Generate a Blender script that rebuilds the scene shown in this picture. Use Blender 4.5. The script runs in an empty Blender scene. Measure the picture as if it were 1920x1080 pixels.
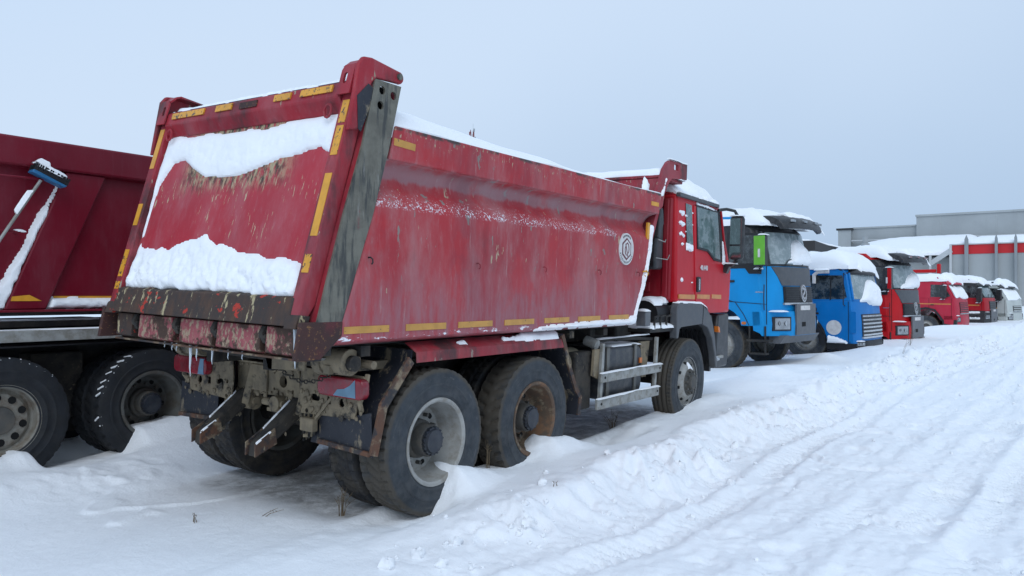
import bpy, math, random
import numpy as np
from mathutils import Vector, Matrix
from mathutils.geometry import tessellate_polygon

# ------------------------------------------------------------------ camera, sky, sun, exposure
R_ = math.radians
scene = bpy.context.scene
col = scene.collection
cam = bpy.data.cameras.new('camera')
cam.sensor_width = 36.0
cam.lens = 27.0
cam.clip_start = 0.05
cam.clip_end = 5000
cam_ob = bpy.data.objects.new('camera', cam)
col.objects.link(cam_ob)
cam_ob.location = (0, 0, 1.685)
cam_ob.rotation_euler = (R_(90.557), 0, R_(35.4 - 90))
scene.camera = cam_ob

SUN_EL, SUN_AZ = 44.0, -146.0       # degrees; azimuth counted from +X towards +Y
world = bpy.data.worlds.new('World')
scene.world = world
world.use_nodes = True
wn = world.node_tree
wn.nodes.clear()
w_out = wn.nodes.new('ShaderNodeOutputWorld')
w_bg = wn.nodes.new('ShaderNodeBackground')
w_bg.inputs['Strength'].default_value = 0.1
w_sky = wn.nodes.new('ShaderNodeTexSky')
w_sky.sky_type = 'NISHITA'
w_sky.sun_disc = False
w_sky.sun_elevation = R_(SUN_EL)
w_sky.sun_rotation = R_(90 - SUN_AZ)
w_sky.air_density = 1.4
w_sky.dust_density = 3.0
w_tc = wn.nodes.new('ShaderNodeTexCoord')
# overcast cloud deck over the clear sky: bluish white, brighter overhead and towards one side
w_sep = wn.nodes.new('ShaderNodeSeparateXYZ')
wn.links.new(w_tc.outputs['Generated'], w_sep.inputs[0])
w_dot = wn.nodes.new('ShaderNodeVectorMath')
w_dot.operation = 'DOT_PRODUCT'
w_dot.inputs[1].default_value = (-0.16, 0.22, 0.92)
wn.links.new(w_tc.outputs['Generated'], w_dot.inputs[0])
w_noise = wn.nodes.new('ShaderNodeTexNoise')
w_noise.inputs['Scale'].default_value = 1.7
w_noise.inputs['Detail'].default_value = 3.0
w_noise.inputs['Roughness'].default_value = 0.45
wn.links.new(w_tc.outputs['Generated'], w_noise.inputs['Vector'])
w_add = wn.nodes.new('ShaderNodeMath')
w_add.operation = 'MULTIPLY_ADD'
w_add.inputs[1].default_value = 0.20
wn.links.new(w_noise.outputs['Fac'], w_add.inputs[0])
wn.links.new(w_dot.outputs['Value'], w_add.inputs[2])
w_ramp = wn.nodes.new('ShaderNodeValToRGB')
w_ramp.color_ramp.interpolation = 'EASE'
e = w_ramp.color_ramp.elements
e[0].position = 0.0
e[0].color = (0.425, 0.57, 0.775, 1)
e[1].position = 0.42
e[1].color = (0.61, 0.745, 0.93, 1)
e2 = w_ramp.color_ramp.elements.new(1.0)
e2.color = (0.50, 0.695, 0.955, 1)
wn.links.new(w_add.outputs[0], w_ramp.inputs['Fac'])
w_gain = wn.nodes.new('ShaderNodeVectorMath')
w_gain.operation = 'SCALE'
w_gain.inputs['Scale'].default_value = 10.0
wn.links.new(w_ramp.outputs['Color'], w_gain.inputs[0])
w_mix = wn.nodes.new('ShaderNodeMix')
w_mix.data_type = 'RGBA'
w_mix.inputs['Factor'].default_value = 0.94
wn.links.new(w_sky.outputs['Color'], w_mix.inputs['A'])
wn.links.new(w_gain.outputs[0], w_mix.inputs['B'])
wn.links.new(w_mix.outputs['Result'], w_bg.inputs['Color'])
wn.links.new(w_bg.outputs[0], w_out.inputs['Surface'])

sun = bpy.data.lights.new('sun', 'SUN')
sun.energy = 0.8
sun.angle = R_(40)
sun.color = (0.95, 0.98, 1.0)
sun_ob = bpy.data.objects.new('sun', sun)
col.objects.link(sun_ob)
sd = Vector((math.cos(R_(SUN_EL)) * math.cos(R_(SUN_AZ)), math.cos(R_(SUN_EL)) * math.sin(R_(SUN_AZ)), math.sin(R_(SUN_EL))))
sun_ob.rotation_euler = sd.to_track_quat('Z', 'Y').to_euler()

scene.view_settings.view_transform = 'Standard'
scene.view_settings.look = 'None'
scene.view_settings.exposure = 0.07
scene.view_settings.gamma = 1.0
scene.view_settings.use_curve_mapping = False
scene.render.engine = 'CYCLES'
scene.cycles.use_denoising = True
scene.cycles.max_bounces = 6
scene.cycles.diffuse_bounces = 4
scene.cycles.glossy_bounces = 3

random.seed(7)
RNG = np.random.default_rng(11)

# ------------------------------------------------------------------ noise for shapes
_perm = RNG.permutation(4096)
_val = RNG.random(4096)
def vnoise(x, y, seed=0):
    x = np.asarray(x, float); y = np.asarray(y, float)
    xi = np.floor(x).astype(np.int64); yi = np.floor(y).astype(np.int64)
    fx = x - xi; fy = y - yi
    fx = fx * fx * (3 - 2 * fx); fy = fy * fy * (3 - 2 * fy)
    def h(a, b):
        return _val[_perm[(_perm[(a + seed * 131) & 4095] + b) & 4095]]
    return (h(xi, yi) * (1 - fx) + h(xi + 1, yi) * fx) * (1 - fy) + (h(xi, yi + 1) * (1 - fx) + h(xi + 1, yi + 1) * fx) * fy
def fbm(x, y, scale, octs=4, seed=0, gain=0.5):
    s = 0; a = 1.0; t = 0.0; f = 1.0 / scale
    for o in range(octs):
        s = s + a * (vnoise(np.asarray(x) * f + 17.3 * o, np.asarray(y) * f - 9.1 * o, seed + o) - 0.5)
        t += a; a *= gain; f *= 2.03
    return s / t * 2

# ------------------------------------------------------------------ mesh builder
class MB:
    def __init__(s):
        s.v = []; s.f = []
    def add(s, vs, fs):
        b = len(s.v)
        s.v += [tuple(p) for p in vs]
        s.f += [tuple(i + b for i in f) for f in fs]
        return s
    def box(s, x0, x1, y0, y1, z0, z1):
        vs = [(x0, y0, z0), (x1, y0, z0), (x1, y1, z0), (x0, y1, z0), (x0, y0, z1), (x1, y0, z1), (x1, y1, z1), (x0, y1, z1)]
        return s.add(vs, [(3, 2, 1, 0), (4, 5, 6, 7), (0, 1, 5, 4), (1, 2, 6, 5), (2, 3, 7, 6), (3, 0, 4, 7)])
    def bar(s, p0, p1, w, h, up=(0, 0, 1)):
        p0 = Vector(p0); p1 = Vector(p1); d = (p1 - p0).normalized(); u = Vector(up)
        r = d.cross(u).normalized() * (w / 2); u = r.cross(d).normalized() * (h / 2)
        vs = [p + a * r + b * u for p in (p0, p1) for a, b in ((-1, -1), (1, -1), (1, 1), (-1, 1))]
        return s.add(vs, [(0, 1, 2, 3), (7, 6, 5, 4), (0, 4, 5, 1), (1, 5, 6, 2), (2, 6, 7, 3), (3, 7, 4, 0)])
    def panel(s, poly, fn, t0, t1, holes=()):
        """closed plate: 2-D outline (and holes) carried by fn(a, b, t) from t0 to t1"""
        loops = [list(poly)] + [list(h) for h in holes]
        flat = [p for l in loops for p in l]
        n = len(flat)
        vs = [fn(a, b, t0) for a, b in flat] + [fn(a, b, t1) for a, b in flat]
        if holes:
            tris = tessellate_polygon([[Vector((a, b, 0)) for a, b in l] for l in loops])
            fs = [tuple(t) for t in tris] + [tuple(i + n for i in reversed(t)) for t in tris]
        else:
            fs = [tuple(range(n)), tuple(range(2 * n - 1, n - 1, -1))]
        o = 0
        for l in loops:
            k = len(l)
            for i in range(k):
                j = (i + 1) % k
                fs.append((o + j, o + i, o + i + n, o + j + n))
            o += k
        return s.add(vs, fs)
    def prism_y(s, poly, y0, y1, holes=()):
        return s.panel(poly, lambda a, b, t: (a, t, b), y0, y1, holes)
    def prism_x(s, poly, x0, x1, holes=()):
        return s.panel(poly, lambda a, b, t: (t, a, b), x0, x1, holes)
    def prism_z(s, poly, z0, z1, holes=()):
        return s.panel(poly, lambda a, b, t: (a, b, t), z0, z1, holes)
    def cyl(s, p0, p1, r0, r1=None, n=14, cap=True):
        r1 = r0 if r1 is None else r1
        p0 = Vector(p0); p1 = Vector(p1); d = (p1 - p0).normalized()
        a = d.orthogonal().normalized(); b = d.cross(a)
        vs = []
        for p, r in ((p0, r0), (p1, r1)):
            for i in range(n):
                t = 2 * math.pi * i / n
                vs.append(p + (a * math.cos(t) + b * math.sin(t)) * r)
        fs = [(i, (i + 1) % n, n + (i + 1) % n, n + i) for i in range(n)]
        if cap:
            fs += [tuple(range(n - 1, -1, -1)), tuple(range(n, 2 * n))]
        return s.add(vs, fs)
    def tube(s, pts, r, n=8):
        pts = [Vector(p) for p in pts]
        rr = r if isinstance(r, (list, tuple)) else [r] * len(pts)
        vs = []; a = None
        for i, p in enumerate(pts):
            d = (pts[min(i + 1, len(pts) - 1)] - pts[max(i - 1, 0)]).normalized()
            a = d.orthogonal().normalized() if a is None else (a - d * a.dot(d)).normalized()
            b = d.cross(a)
            for k in range(n):
                t = 2 * math.pi * k / n
                vs.append(p + (a * math.cos(t) + b * math.sin(t)) * rr[i])
        fs = []
        for i in range(len(pts) - 1):
            for k in range(n):
                fs.append((i * n + k, i * n + (k + 1) % n, (i + 1) * n + (k + 1) % n, (i + 1) * n + k))
        fs += [tuple(range(n - 1, -1, -1)), tuple(range((len(pts) - 1) * n, len(pts) * n))]
        return s.add(vs, fs)
    def lathe(s, prof, n=40, c=(0, 0, 0)):
        """profile [(r, y)] turned about the y axis through c"""
        vs = []
        for r, y in prof:
            for i in range(n):
                t = 2 * math.pi * i / n
                vs.append((c[0] + r * math.cos(t), c[1] + y, c[2] + r * math.sin(t)))
        fs = []
        for j in range(len(prof) - 1):
            for i in range(n):
                fs.append((j * n + i, (j + 1) * n + i, (j + 1) * n + (i + 1) % n, j * n + (i + 1) % n))
        return s.add(vs, fs)
    def grid(s, fn, nu, nv):
        vs = [fn(i / (nu - 1), j / (nv - 1)) for j in range(nv) for i in range(nu)]
        fs = [(j * nu + i, j * nu + i + 1, (j + 1) * nu + i + 1, (j + 1) * nu + i) for j in range(nv - 1) for i in range(nu - 1)]
        return s.add(vs, fs)
    def slab(s, fn, nu, nv, t):
        """grid with thickness: fn(u, v, d) with d = offset along the outside"""
        vs = [fn(i / (nu - 1), j / (nv - 1), t) for j in range(nv) for i in range(nu)]
        fs = [(j * nu + i, j * nu + i + 1, (j + 1) * nu + i + 1, (j + 1) * nu + i) for j in range(nv - 1) for i in range(nu - 1)]
        ring = [i for i in range(nu)] + [j * nu + nu - 1 for j in range(1, nv)] + [(nv - 1) * nu + i for i in range(nu - 2, -1, -1)] + [j * nu for j in range(nv - 2, 0, -1)]
        b = len(vs)
        uv = [((k % nu) / (nu - 1), (k // nu) / (nv - 1)) for k in ring]
        vs += [fn(u, v, -0.01) for u, v in uv]
        m = len(ring)
        for k in range(m):
            fs.append((ring[(k + 1) % m], ring[k], b + k, b + (k + 1) % m))
        return s.add(vs, fs)
    def mesh(s, name, mat, off=(0, 0, 0), sharp=32):
        me = bpy.data.meshes.new(name)
        o = off
        me.from_pydata([(p[0] - o[0], p[1] - o[1], p[2] - o[2]) for p in s.v], [], s.f)
        for m in (mat if isinstance(mat, (list, tuple)) else [mat]):
            me.materials.append(m)
        me.polygons.foreach_set('use_smooth', [True] * len(me.polygons))
        me.update()
        me.validate()
        me.set_sharp_from_angle(angle=R_(sharp))
        return me

def link(name, me, parent=None, loc=None, rot=None):
    o = bpy.data.objects.new(name, me)
    col.objects.link(o)
    if parent is not None:
        o.parent = parent
    if loc is not None:
        o.location = loc
    if rot is not None:
        o.rotation_euler = rot
    return o
def tag(o, label=None, cat=None, group=None, kind=None):
    for k, v in (('label', label), ('category', cat), ('group', group), ('kind', kind)):
        if v:
            o[k] = v
    return o
class Thing:
    def __init__(s, name, label, cat, loc=(0, 0, 0), rot=(0, 0, 0), off=(0, 0, 0), group=None):
        s.o = link(name, None, None, loc, rot)
        s.o.empty_display_size = 0.3
        s.off = off
        tag(s.o, label, cat, group)
    def part(s, name, mb, mat, parent=None, bevel=0, sharp=32, label=None, solid=0, kind=None):
        ob = link(name, mb.mesh(name, mat, s.off, sharp), parent or s.o)
        if label:
            ob['label'] = label
        if kind:
            ob['kind'] = kind
        if solid:
            m = ob.modifiers.new('solid', 'SOLIDIFY'); m.thickness = solid; m.offset = 0
        if bevel:
            m = ob.modifiers.new('bevel', 'BEVEL'); m.width = bevel; m.segments = 2; m.limit_method = 'ANGLE'; m.angle_limit = R_(40)
        return ob
    def loc(s, p):
        return (p[0] - s.off[0], p[1] - s.off[1], p[2] - s.off[2])
def free(name, mb, mat, label, cat=None, group=None, kind=None, like=None, off=(0, 0, 0), sharp=40):
    """top-level mesh, optionally standing in the frame of another thing"""
    o = link(name, mb.mesh(name, mat, off, sharp))
    if like is not None:
        o.location = like.location
        o.rotation_euler = like.rotation_euler
    tag(o, label, cat, group, kind)
    return o

# ------------------------------------------------------------------ snow shapes
def point_sd(poly, px, py):
    """signed distance to a polygon, positive inside (numpy arrays)"""
    n = len(poly); d = np.full(px.shape, 1e9); ins = np.zeros(px.shape, bool)
    for i in range(n):
        ax, ay = poly[i]; bx, by = poly[(i + 1) % n]
        ex, ey = bx - ax, by - ay
        L = ex * ex + ey * ey + 1e-12
        t = np.clip(((px - ax) * ex + (py - ay) * ey) / L, 0, 1)
        d = np.minimum(d, np.hypot(px - ax - t * ex, py - ay - t * ey))
        c = ((ay > py) != (by > py)) & (px < (bx - ax) * (py - ay) / (by - ay + 1e-12) + ax)
        ins ^= c
    return np.where(ins, d, -d)
def snow_patch(mb, poly, fn, thick, step=0.02, soft=0.06, rough=0.012, seed=0, edge=0.5, lump=0.3, prof=None):
    """snow lying on a surface: outline in (a, b), fn(a, b, t) puts it in space"""
    P = np.array(poly)
    a0, b0 = P.min(0) - step * 2; a1, b1 = P.max(0) + step * 2
    na = max(3, int((a1 - a0) / step) + 1); nb = max(3, int((b1 - b0) / step) + 1)
    A, B = np.meshgrid(np.linspace(a0, a1, na), np.linspace(b0, b1, nb))
    sd = point_sd(poly, A, B) + edge * soft * fbm(A, B, soft * 2.2, 3, seed + 3)
    q = np.clip(sd / soft, 0, 1)
    h = thick * np.sqrt(1 - (1 - q) ** 2) * (1 + lump * fbm(A, B, 0.22, 4, seed + 9)) + rough * fbm(A, B, 0.05, 3, seed) * q
    if prof is not None:
        h = h * prof(A, B)
    h = np.where(sd > 0, h, -0.006)
    keep = sd > 0
    idx = -np.ones(A.shape, int); vs = []; fs = []
    def vid(j, i):
        if idx[j, i] < 0:
            idx[j, i] = len(vs)
            vs.append(fn(A[j, i], B[j, i], h[j, i]))
        return idx[j, i]
    for j in range(nb - 1):
        for i in range(na - 1):
            if keep[j, i] or keep[j + 1, i] or keep[j, i + 1] or keep[j + 1, i + 1]:
                fs.append((vid(j, i), vid(j, i + 1), vid(j + 1, i + 1), vid(j + 1, i)))
    return mb.add(vs, fs)
def snow_cap(mb, x0, x1, y0, y1, zf, thick, n=26, m=26, seed=0, rnd=0.18, lump=0.25, hang=0.03, fall=None):
    """a rounded cap of snow on a flat top: zf = height or zf(x, y) of what carries it"""
    z_ = zf if callable(zf) else (lambda x, y: zf)
    vs = []; fs = []
    rx = min(0.5, rnd / max(x1 - x0, 1e-6)); ry = min(0.5, rnd / max(y1 - y0, 1e-6))
    for j in range(m):
        for i in range(n):
            u = 0.5 - 0.5 * math.cos(math.pi * i / (n - 1)); v = 0.5 - 0.5 * math.cos(math.pi * j / (m - 1))
            x = x0 + (x1 - x0) * u; y = y0 + (y1 - y0) * v
            du = min(1, min(u, 1 - u) / rx); dv = min(1, min(v, 1 - v) / ry)
            k = math.sqrt(max(0, 1 - (1 - du) ** 2)) * math.sqrt(max(0, 1 - (1 - dv) ** 2))
            wob = float(fbm(x + seed * 3.1, y - seed * 1.7, 0.45, 4, seed))
            ed = 1 if (i in (0, n - 1) or j in (0, m - 1)) else 0
            t = thick * (1 + lump * wob) * (0.12 + 0.88 * k) if not ed else -hang * (0.5 + 0.9 * abs(wob))
            if fall is not None:
                t *= fall(x, y) if not ed else 1
            wx = 0.05 * float(fbm(y, x, 0.3, 3, seed + 5)) * (1 - k)
            vs.append((x + wx, y + wx, z_(x, y) + t))
    for j in range(m - 1):
        for i in range(n - 1):
            fs.append((j * n + i, j * n + i + 1, (j + 1) * n + i + 1, (j + 1) * n + i))
    return mb.add(vs, fs)
# ------------------------------------------------------------------ materials
class NT:
    def __init__(s, name):
        s.mat = bpy.data.materials.new(name)
        s.mat.use_nodes = True
        s.t = s.mat.node_tree
        s.b = s.t.nodes['Principled BSDF']
        s.tc = s.t.nodes.new('ShaderNodeTexCoord')
    def put(s, sock, v):
        if isinstance(v, bpy.types.NodeSocket):
            s.t.links.new(v, sock)
        elif isinstance(v, (tuple, list)) and len(v) == 3 and sock.type == 'RGBA':
            sock.default_value = (*v, 1)
        else:
            sock.default_value = v
    def set(s, **k):
        for n, v in k.items():
            s.put(s.b.inputs[n.replace('_', ' ')], v)
        return s
    def vec(s, scale=(1, 1, 1), kind='Object', rot=(0, 0, 0), loc=(0, 0, 0)):
        m = s.t.nodes.new('ShaderNodeMapping')
        m.inputs['Scale'].default_value = scale
        m.inputs['Rotation'].default_value = rot
        m.inputs['Location'].default_value = loc
        s.t.links.new(s.tc.outputs[kind], m.inputs['Vector'])
        return m.outputs[0]
    def noise(s, scale, detail=4, rough=0.55, vec=None, st=(1, 1, 1), dist=0, loc=(0, 0, 0)):
        n = s.t.nodes.new('ShaderNodeTexNoise')
        n.inputs['Scale'].default_value = scale
        n.inputs['Detail'].default_value = detail
        n.inputs['Roughness'].default_value = rough
        n.inputs['Distortion'].default_value = dist
        s.t.links.new(vec or s.vec(st, loc=loc), n.inputs['Vector'])
        return n.outputs['Fac']
    def mr(s, v, a, b, c=0.0, d=1.0):
        m = s.t.nodes.new('ShaderNodeMapRange')
        m.interpolation_type = 'SMOOTHSTEP'
        for i, x in enumerate((v, a, b, c, d)):
            s.put(m.inputs[i], x)
        return m.outputs[0]
    def math(s, op, a, b=0.0):
        m = s.t.nodes.new('ShaderNodeMath')
        m.operation = op
        s.put(m.inputs[0], a); s.put(m.inputs[1], b)
        return m.outputs[0]
    def mix(s, f, a, b):
        m = s.t.nodes.new('ShaderNodeMix')
        m.data_type = 'RGBA'
        s.put(m.inputs['Factor'], f); s.put(m.inputs['A'], a); s.put(m.inputs['B'], b)
        return m.outputs['Result']
    def xyz(s, kind='Object'):
        m = s.t.nodes.new('ShaderNodeSeparateXYZ')
        s.t.links.new(s.tc.outputs[kind], m.inputs[0])
        return m.outputs
    def bump(s, h, strength=0.3, dist=0.01):
        b = s.t.nodes.new('ShaderNodeBump')
        b.inputs['Strength'].default_value = strength
        b.inputs['Distance'].default_value = dist
        s.t.links.new(h, b.inputs['Height'])
        s.t.links.new(b.outputs[0], s.b.inputs['Normal'])
        return s
    def band(s, v, a, b, c, d):
        """1 between b and c, fading to 0 at a and d"""
        return s.math('MULTIPLY', s.mr(v, a, b), s.mr(v, c, d, 1.0, 0.0))

def paint(name, c1, c2, gr=(0.56, 0.78),  dust=(0.42, 0.26, 0.26), dusty=0.45, chip=(0.45, 0.36, 0.24), chips=0.62, grime=0.25, rough=0.42, st=(1, 1, 0.35), extra=None):
    m = NT(name)
    big = m.noise(1.3, 4, 0.6, st=(1, 1, 0.8))
    c = m.mix(m.mr(big, 0.35, 0.65), c1, c2)
    d = m.noise(2.6, 7, 0.68, st=st, loc=(3, 1, 0))
    c = m.mix(m.math('MULTIPLY', m.mr(d, 0.40, 0.72), dusty), c, dust)
    fine = m.noise(34, 4, 0.7, st=(1, 1, 0.16), loc=(0, 5, 0))
    c = m.mix(m.math('MULTIPLY', m.mr(fine, 0.52, 0.75), 0.30 * dusty * 2), c, dust)
    if grime:
        g = m.noise(3.1, 6, 0.65, st=(1, 1, 0.5), loc=(7, 0, 2))
        c = m.mix(m.math('MULTIPLY', m.mr(g, gr[0], gr[1]), grime), c, (0.05, 0.035, 0.035))
    if chips < 1:
        k = m.noise(15, 5, 0.62, st=(1, 1, 0.28), loc=(1, 9, 4))
        k2 = m.noise(2.2, 2, 0.5, loc=(4, 4, 4))
        k = m.math('ADD', k, m.mr(k2, 0.35, 0.65, -0.10, 0.05))
        c = m.mix(m.mr(k, chips, chips + 0.03), c, chip)
    r = m.mr(d, 0.3, 0.8, rough, rough + 0.25)
    if extra:
        c = extra(m, c)
    m.set(Base_Color=c, Roughness=r, Specular_IOR_Level=0.28)
    m.bump(m.noise(7, 5, 0.6), 0.12, 0.01)
    return m.mat
def plain(name, c, rough=0.5, var=0.25, scale=6.0, metal=0.0, dirt=None, dirty=0.5, bump=0.15, spec=0.5):
    m = NT(name)
    n = m.noise(scale, 6, 0.62)
    d = tuple(x * (1 - var) for x in c); b = tuple(min(1, x * (1 + var)) for x in c)
    cc = m.mix(m.mr(n, 0.3, 0.7), d, b)
    if dirt:
        k = m.noise(scale * 1.7, 7, 0.7, loc=(3, 3, 3))
        cc = m.mix(m.math('MULTIPLY', m.mr(k, 0.42, 0.66), dirty), cc, dirt)
    m.set(Base_Color=cc, Roughness=m.mr(n, 0.2, 0.8, rough * 0.85, min(1, rough * 1.2)), Metallic=metal, Specular_IOR_Level=spec)
    if bump:
        m.bump(m.noise(scale * 5, 4, 0.6), bump, 0.004)
    return m.mat
def snow_mat(name='snow', scale=1.0):
    m = NT(name)
    n = m.noise(2.2, 5, 0.6)
    c = m.mix(m.mr(n, 0.3, 0.7), (0.92, 0.93, 0.945), (0.945, 0.95, 0.96))
    m.set(Base_Color=c, Roughness=0.62, Specular_IOR_Level=0.25)
    h1 = m.noise(26, 6, 0.65)
    h2 = m.noise(140, 3, 0.6)
    m.bump(m.math('ADD', h1, m.math('MULTIPLY', h2, 0.35)), 0.32, 0.018)
    return m.mat

MAT = {}
MAT['snow'] = snow_mat()
# crusted snow that stuck to a steel wall: same snow
MUD = (0.27, 0.215, 0.14)
DMUD = (0.055, 0.046, 0.036)
RUST = (0.115, 0.047, 0.022)

def side_extra(m, c):
    x, y, z = m.xyz()
    # long tan scars where the paint is gone, near the top rail
    s = m.noise(9, 4, 0.6, st=(1, 1, 0.45), loc=(2, 0, 7))
    c = m.mix(m.math('MULTIPLY', m.mr(s, 0.64, 0.675), m.mr(z, 1.4, 2.3)), c, (0.24, 0.215, 0.19))
    t = m.noise(38, 4, 0.65, st=(1, 1, 0.5), loc=(5, 0, 1))
    c = m.mix(m.math('MULTIPLY', m.mr(t, 0.61, 0.64), m.band(z, 2.76, 2.83, 2.88, 2.9)), c, (0.44, 0.35, 0.23))
    e_ = m.noise(5, 5, 0.7, loc=(2, 2, 8))
    c = m.mix(m.math('MULTIPLY', m.mr(e_, 0.46, 0.6), m.band(z, 2.845, 2.868, 2.89, 2.9)), c, (0.06, 0.05, 0.045))
    # greyish reflected light painted as a band in the hollow under the rail
    w = m.math('ADD', z, m.math('MULTIPLY', m.math('SUBTRACT', m.noise(4, 5, 0.7, st=(1, 1, 0.4)), 0.5), 0.16))
    c = m.mix(m.math('MULTIPLY', m.band(w, 2.50, 2.535, 2.60, 2.66), 0.55), c, (0.32, 0.26, 0.27))
    # broad darker bands: old grime washed down in runs
    g = m.noise(1.6, 5, 0.65, st=(1, 1, 0.25), loc=(9, 2, 0))
    c = m.mix(m.math('MULTIPLY', m.mr(g, 0.5, 0.7), 0.35), c, (0.14, 0.03, 0.045))
    # dirty lower hem
    hz = m.noise(13, 6, 0.7, st=(1, 1, 0.18), loc=(6, 1, 3))
    c = m.mix(m.math('MULTIPLY', m.math('MULTIPLY', m.mr(z, 2.05, 1.5), m.mr(hz, 0.20, 0.80)), 0.85), c, (0.31, 0.165, 0.185))
    sc = m.noise(20, 5, 0.7, st=(1, 1, 0.10), loc=(8, 3, 1))
    c = m.mix(m.math('MULTIPLY', m.mr(sc, 0.62, 0.68), 0.35), c, (0.45, 0.33, 0.32))
    lg = m.noise(2.1, 5, 0.7, st=(1, 1, 0.8), loc=(2, 7, 5))
    c = m.mix(m.math('MULTIPLY', m.mr(lg, 0.55, 0.66), 0.35), c, (0.48, 0.025, 0.03))
    # wind-blown snow caught on the ledge
    q = m.noise(58, 3, 0.7, loc=(0, 0, 3))
    lim = m.math('ADD', m.mr(z, 2.335, 2.52, 0.555, 0.75), m.math('MULTIPLY', m.math('SUBTRACT', 0.5, m.noise(6, 4, 0.6, loc=(1, 0, 6))), 0.30))
    low = m.mr(z, 2.29, 2.33)
    xe = m.mr(x, 0.6, 1.15, 0.0, 0.16)
    s2 = m.math('SUBTRACT', q, m.math('ADD', lim, xe))
    c = m.mix(m.math('MULTIPLY', m.mr(s2, 0.0, 0.05), low), c, (0.74, 0.72, 0.75))
    q2 = m.noise(30, 4, 0.7, st=(0.35, 1, 1), loc=(4, 4, 3))
    c = m.mix(m.math('MULTIPLY', m.mr(q2, 0.56, 0.62), m.band(z, 1.375, 1.385, 1.395, 1.43)), c, (0.84, 0.85, 0.88))
    return c
MAT['bed_red'] = paint('bed_red', (0.42, 0.034, 0.042), (0.34, 0.030, 0.040), dusty=0.50, chips=0.685, grime=0.35, extra=side_extra)
MAT['rail_red'] = MAT['bed_red']
def gate_extra(m, c):
    x, y, z = m.xyz()
    # the band scraped down to primer by the load, with long drips below it
    yb = m.band(y, -0.75, -0.45, 0.55, 0.80)
    w = m.math('ADD', z, m.math('MULTIPLY', m.math('SUBTRACT', m.noise(14, 4, 0.7, st=(0.2, 1, 0.25)), 0.5), 0.34))
    d = m.noise(34, 5, 0.72, st=(0.3, 1, 0.30), loc=(0, 0, 5))
    k = m.math('MULTIPLY', m.math('MULTIPLY', m.mr(w, 2.38, 2.56), yb), m.mr(d, 0.36, 0.52))
    tan = m.mix(m.mr(m.noise(22, 4, 0.7, st=(0.3, 1, 0.4)), 0.42, 0.6), (0.42, 0.33, 0.20), (0.055, 0.045, 0.032))
    c = m.mix(k, c, tan)
    s = m.noise(46, 4, 0.65, st=(0.3, 1, 0.16), loc=(0, 2, 9))
    c = m.mix(m.math('MULTIPLY', m.math('MULTIPLY', m.mr(s, 0.60, 0.64), m.mr(m.noise(3.2, 4, 0.6, loc=(5, 5, 2)), 0.46, 0.58)), m.band(z, 1.9, 2.2, 2.45, 2.6)), c, (0.50, 0.40, 0.26))
    return c
MAT['gate_red'] = paint('gate_red', (0.44, 0.030, 0.045), (0.38, 0.028, 0.042), dust=(0.44, 0.20, 0.22), dusty=0.40, chips=0.74, grime=0.12, extra=gate_extra)
MAT['frame_red'] = paint('frame_red', (0.36, 0.020, 0.032), (0.25, 0.018, 0.03), dust=(0.36, 0.18, 0.19), dusty=0.35, chips=0.655, grime=0.8, gr=(0.47, 0.66), chip=(0.33, 0.27, 0.19))
MAT['fender_red'] = paint('fender_red', (0.33, 0.028, 0.038), (0.24, 0.024, 0.034), dust=(0.26, 0.16, 0.15), dusty=0.6, chips=0.66, grime=0.85, gr=(0.44, 0.62), chip=(0.28, 0.22, 0.18))
MAT['cab_red'] = paint('cab_red', (0.54, 0.010, 0.020), (0.48, 0.009, 0.018), dust=(0.42, 0.22, 0.24), dusty=0.06, chips=1, grime=0.08, rough=0.28)
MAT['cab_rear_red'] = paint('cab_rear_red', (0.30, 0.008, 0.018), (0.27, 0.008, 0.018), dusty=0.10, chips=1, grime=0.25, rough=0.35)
MAT['dark_red'] = paint('dark_red', (0.17, 0.006, 0.018), (0.14, 0.006, 0.016), dust=(0.20, 0.07, 0.09), dusty=0.22, chips=0.76, grime=0.15, rough=0.34, chip=(0.3, 0.15, 0.15))

def rusty(name, base, layers, rough=0.8):
    m = NT(name)
    c = m.mix(m.mr(m.noise(5, 6, 0.65), 0.35, 0.65), base[0], base[1])
    for i, (colr, sc, st, a, b, amt) in enumerate(layers):
        k = m.noise(sc, 6, 0.68, st=st, loc=(i * 3.7, i * 1.9, i * 5.3))
        c = m.mix(m.math('MULTIPLY', m.mr(k, a, b), amt), c, colr)
    m.set(Base_Color=c, Roughness=rough)
    m.bump(m.noise(26, 6, 0.7), 0.35, 0.008)
    return m.mat
TAN = (0.46, 0.38, 0.22)
MAT['rust_sill'] = rusty('rust_sill', ((0.062, 0.036, 0.026), (0.040, 0.030, 0.027)), [
    ((0.10, 0.050, 0.028), 7, (1, 1, 0.4), 0.45, 0.7, 0.8), (TAN, 17, (0.5, 1, 0.3), 0.585, 0.63, 0.9), ((0.42, 0.035, 0.02), 6, (1, 1, 1.4), 0.60, 0.625, 1.0)])
MAT['rust_beam'] = rusty('rust_beam', ((0.33, 0.085, 0.095), (0.25, 0.055, 0.065)), [
    ((0.36, 0.29, 0.19), 30, (1, 1, 0.5), 0.48, 0.58, 0.85), ((0.06, 0.032, 0.022), 4.5, (1, 1, 1), 0.48, 0.55, 1.0), ((0.10, 0.055, 0.035), 22, (1, 1, 1), 0.56, 0.62, 0.8)])
MAT['rust_plate'] = rusty('rust_plate', ((0.062, 0.022, 0.018), (0.042, 0.020, 0.018)), [
    ((0.27, 0.13, 0.045), 42, (1, 1, 1), 0.58, 0.64, 0.7), ((0.12, 0.02, 0.025), 3, (1, 1, 1), 0.55, 0.7, 0.7)])
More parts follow.
